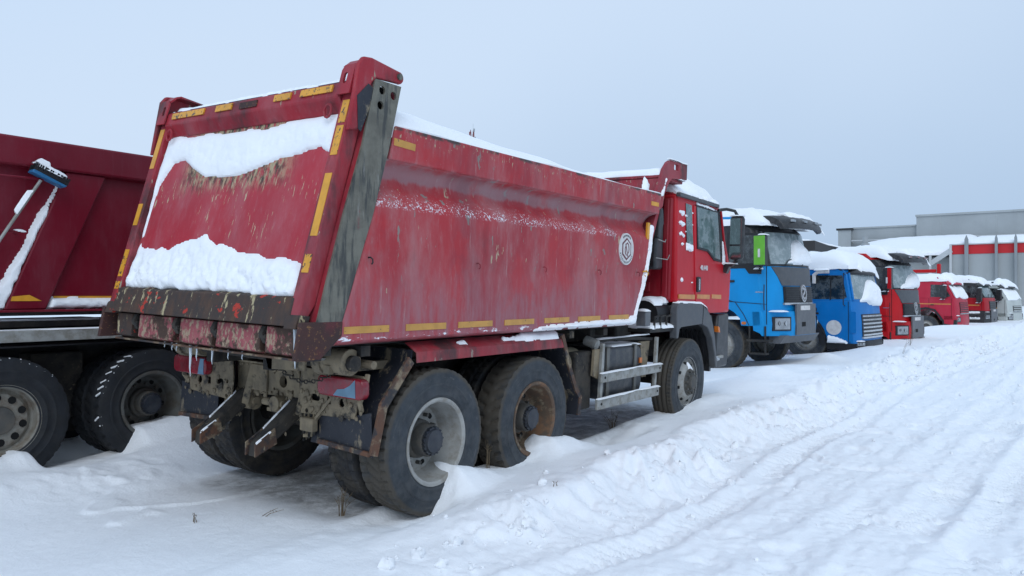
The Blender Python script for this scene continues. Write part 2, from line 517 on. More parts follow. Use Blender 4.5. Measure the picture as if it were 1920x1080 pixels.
MAT['rust_edge'] = rusty('rust_edge', ((0.13, 0.058, 0.032), (0.075, 0.046, 0.032)), [
    (MUD, 7, (1, 1, 1), 0.5, 0.62, 0.8), ((0.03, 0.03, 0.034), 6, (1, 1, 1), 0.48, 0.58, 0.9)])
MAT['post_grey'] = rusty('post_grey', ((0.110, 0.102, 0.080), (0.175, 0.165, 0.130)), [
    ((0.04, 0.042, 0.040), 14, (1, 1, 0.14), 0.47, 0.62, 0.9), ((0.22, 0.03, 0.045), 2.3, (1, 1, 0.6), 0.64, 0.70, 0.85), ((0.36, 0.26, 0.08), 8, (1, 1, 0.6), 0.685, 0.71, 0.8), ((0.25, 0.245, 0.22), 24, (1, 1, 0.15), 0.6, 0.7, 0.6)], rough=0.6)
MAT['mud'] = rusty('mud', (MUD, (0.16, 0.13, 0.09)), [
    ((0.022, 0.022, 0.024), 6, (1, 1, 1), 0.52, 0.64, 0.85), ((0.19, 0.16, 0.115), 13, (1, 1, 1), 0.55, 0.7, 0.7)], rough=0.9)
MAT['dark_mud'] = rusty('dark_mud', (DMUD, (0.030, 0.027, 0.024)), [
    ((0.012, 0.012, 0.013), 7, (1, 1, 1), 0.5, 0.65, 0.8), (MUD, 11, (1, 1, 1), 0.60, 0.72, 0.7)], rough=0.9)
MAT['flap'] = rusty('flap', ((0.014, 0.016, 0.024), (0.022, 0.024, 0.032)), [
    (MUD, 9, (1, 1, 0.5), 0.55, 0.66, 0.75), ((0.20, 0.17, 0.13), 44, (1, 1, 0.6), 0.62, 0.68, 0.8)], rough=0.6)
MAT['chassis'] = rusty('chassis', ((0.018, 0.017, 0.017), (0.028, 0.026, 0.024)), [(DMUD, 5, (1, 1, 1), 0.45, 0.65, 0.7)], rough=0.8)
MAT['black'] = plain('black', (0.012, 0.012, 0.014), 0.5, 0.3)
MAT['hole'] = plain('hole', (0.004, 0.004, 0.004), 0.95, 0.1, bump=0)
MAT['plastic'] = plain('plastic', (0.020, 0.021, 0.024), 0.42, 0.3, dirt=(0.08, 0.075, 0.07), dirty=0.4)
MAT['grey_plastic'] = plain('grey_plastic', (0.075, 0.080, 0.088), 0.5, 0.15, dirt=(0.13, 0.12, 0.11), dirty=0.35)
MAT['trim_grey'] = plain('trim_grey', (0.10, 0.105, 0.115), 0.45, 0.15, dirt=(0.2, 0.19, 0.18), dirty=0.3)
MAT['alu'] = plain('alu', (0.33, 0.33, 0.31), 0.55, 0.15, dirt=(0.16, 0.14, 0.105), dirty=0.65, metal=0.15)
MAT['tank'] = plain('tank', (0.022, 0.025, 0.032), 0.4, 0.3, dirt=(0.11, 0.10, 0.085), dirty=0.5)
MAT['tank_strap'] = plain('tank_strap', (0.13, 0.13, 0.12), 0.5, 0.2, dirt=(0.12, 0.10, 0.08), dirty=0.6)
MAT['chrome'] = plain('chrome', (0.62, 0.63, 0.64), 0.25, 0.1, metal=0.8)
MAT['white_metal'] = plain('white_metal', (0.62, 0.62, 0.62), 0.5, 0.1)
MAT['red_lens'] = plain('red_lens', (0.26, 0.012, 0.025), 0.25, 0.3, dirt=(0.13, 0.07, 0.07), dirty=0.5)
MAT['blue_mark'] = plain('blue_mark', (0.13, 0.24, 0.34), 0.5, 0.25)
MAT['amber'] = plain('amber', (0.62, 0.16, 0.02), 0.3, 0.2)
MAT['lamp_white'] = plain('lamp_white', (0.34, 0.35, 0.36), 0.10, 0.25, scale=5, metal=0.6, bump=0)
MAT['brown_skin'] = plain('canister_tan', (0.20, 0.175, 0.12), 0.7, 0.25, dirt=MUD)

def tape_mat(name, c, worn):
    m = NT(name)
    k = m.noise(30, 5, 0.7)
    cc = m.mix(m.mr(m.noise(9, 3, 0.5), 0.3, 0.7), c, tuple(x * 0.8 for x in c))
    cc = m.mix(m.mr(k, worn, worn + 0.05), cc, (0.09, 0.06, 0.04))
    m.set(Base_Color=cc, Roughness=0.4)
    return m.mat
MAT['tape'] = tape_mat('tape', (0.78, 0.36, 0.03), 0.66)
MAT['tape_side'] = tape_mat('tape_side', (0.60, 0.30, 0.06), 0.64)
MAT['tape_worn'] = tape_mat('tape_worn', (0.78, 0.36, 0.03), 0.55)
MAT['tape_orange'] = tape_mat('tape_orange', (0.66, 0.26, 0.07), 0.75)

def rubber(name, base, mud, amt, tread_only=False):
    m = NT(name)
    c = m.mix(m.mr(m.noise(5, 6, 0.65), 0.3, 0.7), tuple(x * 0.75 for x in base), tuple(x * 1.35 for x in base))
    k = m.math('MULTIPLY', m.mr(m.noise(7, 6, 0.7, loc=(3, 3, 3)), 0.38, 0.68), amt)
    c = m.mix(k, c, mud)
    if tread_only:
        x, y, z = m.xyz()
        r = m.math('SQRT', m.math('ADD', m.math('MULTIPLY', x, x), m.math('MULTIPLY', z, z)))
        tr = m.math('MULTIPLY', m.mr(r, 0.515, 0.545), m.mr(m.noise(4, 5, 0.7, loc=(8, 8, 8)), 0.25, 0.5))
        c = m.mix(m.math('MULTIPLY', tr, 0.85), c, (0.075, 0.062, 0.046))
        # moulded rings of the sidewall scuffed pale
        s = m.math('MULTIPLY', m.band(r, 0.485, 0.495, 0.50, 0.505), m.mr(m.noise(9, 5, 0.7), 0.5, 0.62))
        c = m.mix(m.math('MULTIPLY', s, 0.6), c, (0.12, 0.12, 0.12))
    m.set(Base_Color=c, Roughness=0.75, Specular_IOR_Level=0.35)
    m.bump(m.noise(60, 4, 0.6), 0.25, 0.003)
    return m.mat
MAT['rubber'] = rubber('rubber', (0.034, 0.040, 0.047), (0.085, 0.088, 0.09), 0.6, True)
MAT['rubber_dark'] = rubber('rubber_dark', (0.016, 0.018, 0.022), (0.035, 0.033, 0.03), 0.4)
MAT['rubber_mud'] = rubber('rubber_mud', (0.022, 0.022, 0.024), (0.062, 0.052, 0.04), 0.85)
MAT['rim_grey'] = plain('rim_grey', (0.33, 0.325, 0.305), 0.55, 0.15, dirt=(0.17, 0.14, 0.10), dirty=0.5)
MAT['rim_tan'] = plain('rim_tan', (0.25, 0.235, 0.20), 0.6, 0.2, dirt=(0.13, 0.085, 0.05), dirty=0.7)
MAT['rim_brown'] = rusty('rim_brown', ((0.115, 0.07, 0.045), (0.085, 0.065, 0.045)), [((0.20, 0.10, 0.05), 6, (1, 1, 1), 0.45, 0.62, 0.8), (MUD, 9, (1, 1, 1), 0.52, 0.65, 0.7)])
MAT['rim_dark'] = plain('rim_dark', (0.10, 0.10, 0.092), 0.6, 0.25, dirt=(0.07, 0.055, 0.04), dirty=0.7)
MAT['hub'] = plain('hub', (0.075, 0.072, 0.066), 0.7, 0.25, dirt=(0.13, 0.11, 0.085), dirty=0.6)
MAT['hub_cap'] = plain('hub_cap', (0.022, 0.026, 0.036), 0.45, 0.3, dirt=(0.07, 0.07, 0.07), dirty=0.4)

def glass(name, tint, frost=0.3):
    m = NT(name)
    n = m.noise(5, 6, 0.7)
    c = m.mix(m.math('MULTIPLY', m.mr(n, 0.42, 0.62), frost), tint, (0.42, 0.47, 0.48))
    m.set(Base_Color=c, Roughness=m.mr(n, 0.4, 0.65, 0.08, 0.4), Specular_IOR_Level=0.7)
    return m.mat
MAT['glass'] = glass('glass', (0.085, 0.135, 0.13), 0.35)
MAT['glass_dark'] = glass('glass_dark', (0.012, 0.016, 0.018), 0.15)
MAT['glass_pale'] = glass('glass_pale', (0.21, 0.26, 0.265), 0.55)
MAT['mirror'] = plain('mirror', (0.30, 0.36, 0.36), 0.05, 0.1, metal=0.9, bump=0)

def car(name, c, rough=0.3, dusty=0.15):
    return paint(name, c, tuple(x * 0.88 for x in c), dust=tuple(0.5 * x + 0.2 for x in c), dusty=dusty, chips=1, grime=0.06, rough=rough)
MAT['blue'] = car('blue', (0.002, 0.285, 0.66), dusty=0.02)
MAT['blue2'] = car('blue2', (0.003, 0.18, 0.52), dusty=0.05)
MAT['red5'] = car('red5', (0.52, 0.005, 0.009), dusty=0.03)
MAT['red6'] = car('red6', (0.50, 0.022, 0.05), dusty=0.06)
MAT['red7'] = car('red7', (0.42, 0.010, 0.018), dusty=0.06)
MAT['white8'] = car('white8', (0.55, 0.58, 0.55))
MAT['green'] = plain('green', (0.14, 0.44, 0.035), 0.4, 0.1)
MAT['mast_red'] = plain('mast_red', (0.22, 0.05, 0.05), 0.6, 0.1)
MAT['badge'] = plain('badge', (0.66, 0.64, 0.62), 0.5, 0.1, dirt=(0.4, 0.3, 0.28), dirty=0.3)
MAT['badge_red'] = plain('badge_red', (0.12, 0.022, 0.03), 0.5, 0.2)
MAT['wood'] = plain('wood', (0.22, 0.20, 0.17), 0.8, 0.3)
MAT['blue_plastic'] = plain('blue_plastic', (0.02, 0.14, 0.30), 0.4, 0.2)
MAT['straw'] = plain('straw', (0.17, 0.125, 0.075), 0.9, 0.4)
m_ = NT('ice')
m_.set(Base_Color=(0.85, 0.9, 0.95), Roughness=0.12, Transmission_Weight=0.35, IOR=1.31)
MAT['ice'] = m_.mat

def wall_panel(name, c, period=1.0, vert=True):
    m = NT(name)
    n = m.noise(0.25, 5, 0.6)
    cc = m.mix(m.mr(n, 0.3, 0.7), tuple(x * 0.92 for x in c), tuple(x * 1.06 for x in c))
    k = m.noise(0.9, 5, 0.7, st=(1, 1, 0.12))
    cc = m.mix(m.math('MULTIPLY', m.mr(k, 0.5, 0.75), 0.18), cc, tuple(x * 0.6 for x in c))
    m.set(Base_Color=cc, Roughness=0.6)
    return m.mat
MAT['wall_grey'] = wall_panel('wall_grey', (0.34, 0.36, 0.365))
MAT['wall_grey2'] = wall_panel('wall_grey2', (0.37, 0.39, 0.39))
MAT['wall_light'] = wall_panel('wall_light', (0.50, 0.51, 0.51))
MAT['wall_red'] = wall_panel('wall_red', (0.56, 0.012, 0.018))
MAT['wall_dark'] = wall_panel('wall_dark', (0.022, 0.021, 0.021))
MAT['pillar'] = wall_panel('pillar', (0.26, 0.28, 0.29))
# ------------------------------------------------------------------ wheels
def tyre_mesh(name, mat, R=0.565, w=0.29, rim=0.315, pattern='block', n=210):
    h = w / 2
    left = [(-0.80 * h, rim - 0.012), (-0.90 * h, rim + 0.015), (-0.955 * h, rim + 0.042), (-0.985 * h, rim + 0.046), (-0.985 * h, rim + 0.058), (-0.97 * h, rim + 0.062), (-1.0 * h, rim + 0.115), (-1.025 * h, rim + 0.120), (-1.02 * h, rim + 0.132), (-0.99 * h, rim + 0.136), (-0.97 * h, R - 0.055), (-0.93 * h, R - 0.022)]
    cols = [(-0.88 + 1.76 * k / 12) for k in range(13)]
    prof = left + [(c * h, None) for c in cols] + [(-y, r) for y, r in reversed(left)]
    vs = []; fs = []
    K = len(prof)
    for i in range(n):
        t = 2 * math.pi * i / n
        for j, (y, r) in enumerate(prof):
            if r is None:
                k = j - len(left); c = cols[k]
                r = R - 0.008 * abs(c) ** 3
                a = abs(c); ph = i + (1 if c > 0 else 0) * 2
                if pattern == 'block':
                    g = (ph % 5 == 0 and 0.5 < a < 0.95) or ((i + k) % 5 == 0 and a <= 0.5) or k in (3, 9)
                elif pattern == 'lug':
                    g = ((ph + int(a * 3)) % 6 < 2 and a > 0.25)
                else:
                    g = k in (3, 6, 9) or (a > 0.7 and i % 3 == 0)
                if g:
                    r -= 0.017 if a < 0.8 else 0.007
            elif j in (len(left) - 1, K - len(left)):
                if pattern == 'lug' and (i + (2 if y > 0 else 0)) % 6 < 2:
                    r -= 0.008
            vs.append((r * math.cos(t), y, r * math.sin(t)))
    for i in range(n):
        a = i * K; b = ((i + 1) % n) * K
        for j in range(K - 1):
            fs.append((a + j, a + j + 1, b + j + 1, b + j))
    return MB().add(vs, fs).mesh(name, mat, sharp=35)
def ring_holes(mb, r, y0, y1, hr, k, n=8, ph=0.0):
    for i in range(k):
        t = ph + 2 * math.pi * i / k
        c = (r * math.cos(t), r * math.sin(t))
        mb.cyl((c[0], y0, c[1]), (c[0], y1, c[1]), hr, n=n)
    return mb
def rim_deep(name, mat):
    mb = MB().lathe([(0.326, -0.122), (0.340, -0.132), (0.338, -0.140), (0.318, -0.140), (0.304, -0.130), (0.298, -0.07), (0.285, -0.03), (0.275, 0.05), (0.262, 0.085), (0.225, 0.095), (0.15, 0.085), (0.10, 0.085), (0.0, 0.085)], 56)
    mb.lathe([(0.333, -0.118), (0.32, -0.08), (0.32, 0.12)], 40)
    return mb.mesh(name, mat)
def rim_flat(name, mat):
    mb = MB().lathe([(0.318, -0.125), (0.332, -0.128), (0.333, -0.118), (0.315, -0.105), (0.296, -0.095), (0.290, -0.02), (0.275, 0.0), (0.235, -0.035), (0.16, -0.045), (0.12, -0.045), (0.0, -0.045)], 56)
    mb.lathe([(0.333, -0.118), (0.32, -0.08), (0.32, 0.12)], 40)
    return mb.mesh(name, mat)
def rim_convex(name, mat):
    mb = MB().lathe([(0.318, -0.125), (0.332, -0.130), (0.333, -0.118), (0.315, -0.108), (0.300, -0.095), (0.292, -0.07), (0.27, -0.075), (0.235, -0.115), (0.20, -0.14), (0.165, -0.150), (0.0, -0.150)], 56)
    mb.lathe([(0.333, -0.118), (0.32, -0.08), (0.32, 0.12)], 40)
    return mb.mesh(name, mat)
def hub_drive(name, mat):
    mb = MB().lathe([(0.155, 0.10), (0.15, 0.04), (0.128, 0.02), (0.125, -0.06), (0.118, -0.075), (0.0, -0.076)], 28)
    for i in range(10):
        t = 2 * math.pi * i / 10
        mb.cyl((0.195 * math.cos(t), 0.09, 0.195 * math.sin(t)), (0.195 * math.cos(t), 0.05, 0.195 * math.sin(t)), 0.016, n=6)
    return mb.mesh(name, mat)
def hub_cap_drive(name, mat):
    mb = MB()
    pr = []
    for i in range(40):
        t = 2 * math.pi * i / 40
        r = 0.104 + 0.008 * math.cos(10 * t)
        pr.append((r * math.cos(t), r * math.sin(t)))
    mb.prism_y(pr, -0.074, -0.10)
    mb.lathe([(0.094, -0.099), (0.088, -0.118), (0.0, -0.122)], 28)
    for i in range(10):
        t = 2 * math.pi * (i + 0.5) / 10
        mb.cyl((0.104 * math.cos(t), -0.07, 0.104 * math.sin(t)), (0.104 * math.cos(t), -0.106, 0.104 * math.sin(t)), 0.009, n=6)
    return mb.mesh(name, mat)
def hub_steer(name, mat):
    mb = MB().lathe([(0.175, -0.145), (0.17, -0.158), (0.12, -0.160), (0.10, -0.165), (0.095, -0.205), (0.085, -0.215), (0.0, -0.216)], 28)
    for i in range(10):
        t = 2 * math.pi * i / 10
        mb.cyl((0.142 * math.cos(t), -0.15, 0.142 * math.sin(t)), (0.142 * math.cos(t), -0.192, 0.142 * math.sin(t)), 0.017, n=6)
    return mb.mesh(name, mat)
def holes_mesh(name, r, y0, y1, hr, k, ph=0.3):
    return ring_holes(MB(), r, y0, y1, hr, k, 10, ph).mesh(name, MAT['hole'])
WM = {
    'tyre': tyre_mesh('tyre', MAT['rubber']),
    'tyre_lug': tyre_mesh('tyre_lug', MAT['rubber_mud'], pattern='lug'),
    'tyre_lug_side': tyre_mesh('tyre_lug_side', MAT['rubber'], pattern='lug'),
    'tyre_dark': tyre_mesh('tyre_dark', MAT['rubber_dark'], pattern='lug'),
    'tyre_rib': tyre_mesh('tyre_rib', MAT['rubber'], pattern='rib'),
    'tyre_mud': tyre_mesh('tyre_mud', MAT['rubber_mud'], pattern='block'),
    'rim_grey': rim_deep('rim', MAT['rim_grey']), 'rim_brown': rim_deep('rim', MAT['rim_brown']), 'rim_dark': rim_deep('rim', MAT['rim_dark']),
    'rim_flat': rim_flat('rim', MAT['rim_tan']), 'rim_steer': rim_convex('rim', MAT['rim_grey']),
    'hub': hub_drive('hub', MAT['hub']), 'cap': hub_cap_drive('hub_cap', MAT['hub_cap']), 'hub_steer': hub_steer('hub', MAT['hub']),
    'vents_flat': holes_mesh('vent_holes', 0.20, -0.030, -0.0480, 0.034, 10), 'vents_steer': holes_mesh('vent_holes', 0.245, -0.09, -0.117, 0.02, 8), 'vents_deep': holes_mesh('vent_holes', 0.225, 0.12, 0.0905, 0.025, 10),
}
def wheel(parent, loc, rim, tyre, hub='hub', cap=True, vents=None, flip=False, spin=0.0):
    w = link('wheel', WM[rim], parent, loc, (0, spin, math.pi if flip else 0))
    link('tyre', WM[tyre], w)
    if hub:
        link('hub', WM[hub], w)
    if cap:
        link('hub_cap', WM['cap'], w)
    if vents:
        v = link('vent_holes', WM[vents], w); v['kind'] = 'stuff'
    return w

# ------------------------------------------------------------------ the setting: snow ground
def axis(lo, a, b, hi, step, rl, rh):
    mid = list(np.arange(a, b + 1e-6, step))
    out = []; s = step; x = a
    while x > lo:
        s *= rl; x -= s; out.append(x)
    up = []; s = step; x = b
    while x < hi:
        s *= rh; x += s; up.append(x)
    return np.array(out[::-1] + mid + up)
def S(t, a, b):
    q = np.clip((t - a) / (b - a), 0, 1)
    return q * q * (3 - 2 * q)
def bumpf(X, Y, cx, cy, rx, ry):
    return np.exp(-(((X - cx) / rx) ** 2 + ((Y - cy) / ry) ** 2))
HLX = [1.5, 2.6, 3.4, 3.73, 4.05, 4.44, 4.54, 4.64, 4.84, 5.02, 5.13, 5.40, 5.64, 5.85, 6.03, 6.36, 6.60, 6.84, 7.43, 7.8, 8.14, 8.43, 9.0, 9.3, 9.7, 10.4, 12]
HLZ = [.05, .07, .08, .06, .02, .01, .18, .36, .32, .26, .22, .19, .20, .29, .375, .33, .24, .13, .05, .11, .21, .21, .21, .24, .31, .30, .15]
def ground_h(X, Y):
    base = 0.05 * fbm(X, Y, 7.0, 3, 2) + 0.035 * fbm(X, Y, 1.6, 3, 5)
    far = S(np.hypot(X - 6, Y - 3), 25, 80)
    base = base * (1 - 0.5 * far) + far * 0.15 * fbm(X, Y, 30, 3, 8)
    h = 0.02 + base
    # ---- the ploughed bank between the road and the trucks: a wind-packed shelf with a broken edge
    yc = np.interp(X, [0, 3.0, 4.2, 5.0, 6.0, 7.2, 8.8, 10, 11.5, 14.5, 17, 22, 31, 41, 70, 120], [3.9, 3.55, 3.30, 3.12, 3.08, 3.10, 3.15, 3.10, 3.0, 3.05, 2.95, 2.5, 1.9, 1.5, 0.6, 0])
    d = Y - yc
    grow = S(X, 2.8, 5.0)
    hs = np.interp(X, [2.0, 3.5, 4.3, 5.0, 6.0, 7.0, 8.5, 10, 12, 16, 22, 40, 90], [.0, .02, .09, .17, .215, .18, .20, .23, .22, .19, .20, .24, .2])
    edge_n = 0.20 * fbm(X, Y, 0.75, 3, 21) + 0.07 * fbm(X, Y, 0.22, 3, 22)
    shelf = S(d + edge_n, -0.36, 0.16)
    lane_side = (1 - S(Y, 4.3, 6.0)) * (X < 14) + (1 - S(Y, 3.8, 7.0)) * (X >= 14)
    h = h + hs * shelf * lane_side * (1 + 0.12 * fbm(X, Y, 0.9, 3, 23))
    h = h + 0.035 * np.exp(-((d + edge_n - 0.10) / 0.14) ** 2) * grow
    # broken clods on the road side of the bank
    band = np.exp(-((d + 0.18) / 0.27) ** 2) * grow
    bil = np.abs(fbm(X, Y, 0.30, 4, 31, 0.55))
    clod = np.clip(0.30 - bil, 0, 1) * S(fbm(X, Y, 0.9, 3, 33), -0.25, 0.2)
    h = h + band * 0.32 * clod - band * 0.045 * S(bil, 0.1, 0.5)
    h = h + band * (0.03 * fbm(X, Y, 0.14, 4, 37) + 0.018 * np.abs(fbm(X, Y, 0.07, 2, 38)))
    # ---- road: packed, rutted along the lane, tread prints
    road = S(-d, 0.20, 0.55)
    h = h - 0.03 * road
    sl = -0.075
    for k, (y0, wd, dep, lug, par) in enumerate([(-0.50, 0.15, 0.055, 1.3, 1), (-0.86, 0.14, 0.045, 1.0, 1), (1.75, 0.16, 0.02, 0.5, 0), (1.25, 0.20, 0.03, 0.6, 0), (0.92, 0.18, 0.045, 1.2, 0), (0.50, 0.18, 0.04, 1.3, 0), (0.10, 0.2, 0.045, 1.3, 0), (-0.55, 0.2, 0.04, 1.3, 0), (-1.5, 0.25, 0.05, 1.0, 0)]):
        if par:
            yt = yc + y0 + 0.05 * fbm(X, X * 0, 2.0, 2, 40 + k)
        else:
            yt = y0 + sl * (X - 6.0) + 0.0016 * (X - 6) ** 2 * (X < 30) + 0.06 * fbm(X, X * 0, 3.0, 2, 40 + k)
        q = (Y - yt) / wd
        m = np.exp(-q ** 4) * road * (0.25 + 0.75 * S(fbm(X, Y, 1.1, 2, 50 + k), -0.25, 0.2))
        h = h - dep * m + 0.32 * dep * np.exp(-((np.abs(q) - 1.4) / 0.45) ** 2) * road * (1 + fbm(X, Y, 0.2, 3, 55))
        tr = np.sin((X + 0.8 * np.abs(q) * wd) * 2 * math.pi / 0.115)
        h = h - 0.027 * lug * m * S(tr, -0.1, 0.2) * S(fbm(X, Y, 0.8, 3, 60 + k), -0.35, 0.0)
    wr = road * (0.026 * fbm(X, Y * 1.6, 0.55, 4, 70) + 0.020 * np.abs(fbm(X * 0.6, Y * 1.5, 0.26, 4, 72)) + 0.012 * fbm(X * 0.6, Y * 1.6, 0.10, 3, 71))
    h = h + wr + (road * 0.6 + band) * 0.014 * S(fbm(X, Y, 0.075, 3, 73), 0.22, 0.5)
    foot = S(fbm(X, Y, 0.36, 2, 75), 0.36, 0.46) * road * S(X, 3, 6)
    h = h - 0.03 * foot
    # ---- along the wheels of the near truck
    hl = np.interp(X, HLX, HLZ)
    rag = 0.03 * fbm(X, Y, 0.13, 3, 80)
    near = S(Y, 3.60, 3.86)
    wl = np.exp(-(np.where(Y > 4.04, (Y - 4.04) / 0.14, 0.0)) ** 2) * near * S(X, 2.0, 3.6) * (1 - S(X, 10.6, 12.0))
    jag = 0.025 * fbm(Y, X, 0.12, 3, 81)
    hl = np.interp(X + jag, HLX, HLZ)
    h = h * (1 - wl) + wl * (hl + rag * 0.4)
    # shallow ground under the near truck
    under = S(Y, 4.12, 4.40) * (1 - S(Y, 6.2, 6.6)) * S(X, 3.4, 4.0) * (1 - S(X, 10.8, 11.5))
    h = h * (1 - under) + under * (0.03 + 0.03 * fbm(X, Y, 0.5, 4, 85))
    # ---- drift between the two parked tippers and against the far one
    h = h + bumpf(X, Y, 5.8, 6.9, 0.8, 0.5) * 0.12
    h2 = np.interp(X, [1.0, 2.4, 2.9, 3.02, 3.10, 3.16, 3.28, 3.46, 3.8, 3.98, 4.12, 4.35, 4.6, 4.72, 4.86, 5.2, 6.0, 7.0], [.25, .33, .26, .30, .28, .15, .09, .09, .11, .13, .36, .38, .42, .46, .37, .30, .18, .05])
    h3 = np.interp(X, [1.0, 2.4, 3.0, 3.6, 4.1, 4.6, 5.2, 6.0, 7.0], [.2, .22, .16, .12, .20, .30, .26, .15, .05])
    nr = S(Y, 7.18, 7.50)
    w2 = np.exp(-(np.where(Y > 7.74, (Y - 7.74) / 0.16, np.where(Y > 7.2, 0.0, (Y - 7.2) / 0.55))) ** 2) * (1 - S(X, 7.0, 8.0)) * S(X, 0.0, 1.0)
    hh = h2 * nr + h3 * (1 - nr)
    h = h * (1 - w2) + w2 * (hh + 0.012 * fbm(X, Y, 0.2, 3, 86))
    # smooth wind-packed drift and small scarps in the left foreground
    left = (1 - S(X, 3.2, 4.6)) * S(Y, 3.6, 4.4) * (1 - S(Y, 7.0, 7.5))
    h = h + left * 0.05 * fbm(X * 0.6 + Y * 0.35, Y * 1.3 - X * 0.6, 1.4, 3, 90)
    sc = fbm(X + 0.5 * Y, Y - 0.4 * X, 0.9, 3, 92)
    h = h + left * (0.020 * S(sc, 0.16, 0.22) - 0.02 * S(sc, 0.22, 0.5)) * S(Y, 4.6, 5.4)
    h = h + left * 0.004 * fbm(X * 0.6 + Y, (Y - X * 0.4) * 3, 0.18, 3, 93)
    foam = bumpf(X, Y, 3.35, 6.7, 0.55, 0.30)
    h = h + foam * (0.07 * np.abs(fbm(X, Y, 0.22, 4, 95)) + 0.02)
    # humps beside the road farther on
    for cx, cy, r, a in [(13.6, 4.1, 0.55, 0.20), (15.2, 4.3, 1.2, 0.10), (21.3, 3.7, 1.4, 0.16), (18.5, 4.35, 0.45, 0.16), (27, 3.9, 2.2, 0.15), (36, 3.4, 3.0, 0.2), (12.2, 3.9, 0.8, 0.12)]:
        h = h + a * bumpf(X, Y, cx, cy, r, r * 0.75)
    edge = np.exp(-((d - 0.05) / 0.7) ** 2) * S(X, 10, 14)
    h = h + edge * (0.14 * np.abs(fbm(X, Y, 0.7, 4, 97)) + 0.08 * fbm(X, Y, 0.3, 3, 98)) * (1 - far)
    # beyond the lane on the far right: a low ploughed rise
    h = h + 0.9 * S(X, 45, 70) * S(Y, -3.0, 2.6) * (1 - S(Y, 4.0, 9.0)) * 0.5
    return h
gx = axis(-90, 1.2, 12.0, 2400, 0.021, 1.07, 1.02)
gx = gx[(gx < 60)].tolist()
s_ = gx[-1] - gx[-2]
while gx[-1] < 2500:
    s_ *= 1.09; gx.append(gx[-1] + s_)
gx = np.array(gx)
gy = axis(-900, -0.2, 8.4, 1200, 0.022, 1.05, 1.05)
GX, GY = np.meshgrid(gx, gy)
GZ = ground_h(GX, GY)
nx, ny = len(gx), len(gy)
me = bpy.data.meshes.new('snow_ground')
me.vertices.add(nx * ny)
me.vertices.foreach_set('co', np.stack([GX.ravel(), GY.ravel(), GZ.ravel()], 1).ravel().astype(np.float32))
I = np.arange(nx * ny).reshape(ny, nx)
Q = np.stack([I[:-1, :-1], I[:-1, 1:], I[1:, 1:], I[1:, :-1]], -1).reshape(-1, 4)
me.loops.add(Q.size)
me.loops.foreach_set('vertex_index', Q.ravel().astype(np.int32))
me.polygons.add(len(Q))
me.polygons.foreach_set('loop_start', (np.arange(len(Q)) * 4).astype(np.int32))
me.polygons.foreach_set('use_smooth', np.ones(len(Q), bool))
me.update(calc_edges=True)
def ground_mat():
    m = NT('snow_field')
    n = m.noise(0.8, 6, 0.6)
    c = m.mix(m.mr(n, 0.3, 0.7), (0.915, 0.925, 0.94), (0.945, 0.95, 0.96))
    # grit carried onto the packed lane
    g = m.noise(5, 8, 0.75, st=(0.5, 1, 1))
    c = m.mix(m.math('MULTIPLY', m.mr(g, 0.58, 0.78), 0.10), c, (0.45, 0.43, 0.40))
    # frozen earth and dead grass, mixed with painted-in shade under the near truck
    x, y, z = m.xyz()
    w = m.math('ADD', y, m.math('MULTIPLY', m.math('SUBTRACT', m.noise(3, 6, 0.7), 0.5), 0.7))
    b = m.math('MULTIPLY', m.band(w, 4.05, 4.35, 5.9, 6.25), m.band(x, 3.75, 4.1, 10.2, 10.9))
    soil_shade = m.mix(m.mr(m.noise(16, 7, 0.75), 0.4, 0.62), (0.11, 0.096, 0.083), (0.22, 0.19, 0.16))
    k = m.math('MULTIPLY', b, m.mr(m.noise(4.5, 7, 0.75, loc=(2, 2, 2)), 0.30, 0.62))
    c = m.mix(m.math('MULTIPLY', k, 0.65), c, soil_shade)
    m.set(Base_Color=c, Roughness=0.62, Specular_IOR_Level=0.25)
    h1 = m.noise(11, 8, 0.68)
    h2 = m.noise(70, 4, 0.6)
    m.bump(m.math('ADD', h1, m.math('MULTIPLY', h2, 0.25)), 0.45, 0.035)
    return m.mat
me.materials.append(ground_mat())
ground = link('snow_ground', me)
tag(ground, kind='structure')
def gh(x, y):
    return float(ground_h(np.array([float(x)]), np.array([float(y)]))[0])
# ------------------------------------------------------------------ near red dump truck (x forward, y to its left, right flank at y = 0)
OFF = (6.5, 1.215, 0.0)
ROLL = R_(2.0)
rootpos = Matrix.Rotation(ROLL, 3, 'X') @ Vector(OFF) + Vector((0, 3.9, 0))
T1 = Thing('dump_truck', 'red dump truck seen from behind with snow on its tailgate and worn grey corner post', 'truck', rootpos, (ROLL, 0, 0), OFF)
W = 2.43
xr = lambda z: 3.146 + 0.272 * (z - 1.486)
# --- bed sides
def x_rear(z): return float(np.interp(z, [1.2, 1.5, 1.811, 2.26, 2.703, 3.165], [3.37, 3.47, 3.576, 3.736, 3.863, 3.97]))
def x_post(z): return float(np.interp(z, [1.2, 1.5, 1.806, 2.237, 2.664, 3.165], [3.19, 3.265, 3.346, 3.471, 3.608, 3.72]))
def x_front(z): return float(np.interp(z, [1.36, 1.47, 1.77, 2.2, 2.48, 2.66, 2.9], [7.745, 7.78, 7.96, 8.125, 8.16, 8.32, 8.38]))
PROF = [(0.075, 1.352), (0.012, 1.372), (0.0, 1.385), (0.0, 1.45), (0.0, 1.58), (0.0, 1.70), (0.0, 1.79), (0.0, 1.85), (0.0, 1.90), (0.0, 1.95), (0.0, 2.02), (0.0, 2.10), (0.0, 2.20), (0.0, 2.30), (0.004, 2.335), (0.022, 2.365), (0.062, 2.41), (0.10, 2.45), (0.122, 2.49), (0.130, 2.535), (0.122, 2.58), (0.10, 2.61), (0.06, 2.632), (0.02, 2.642)]
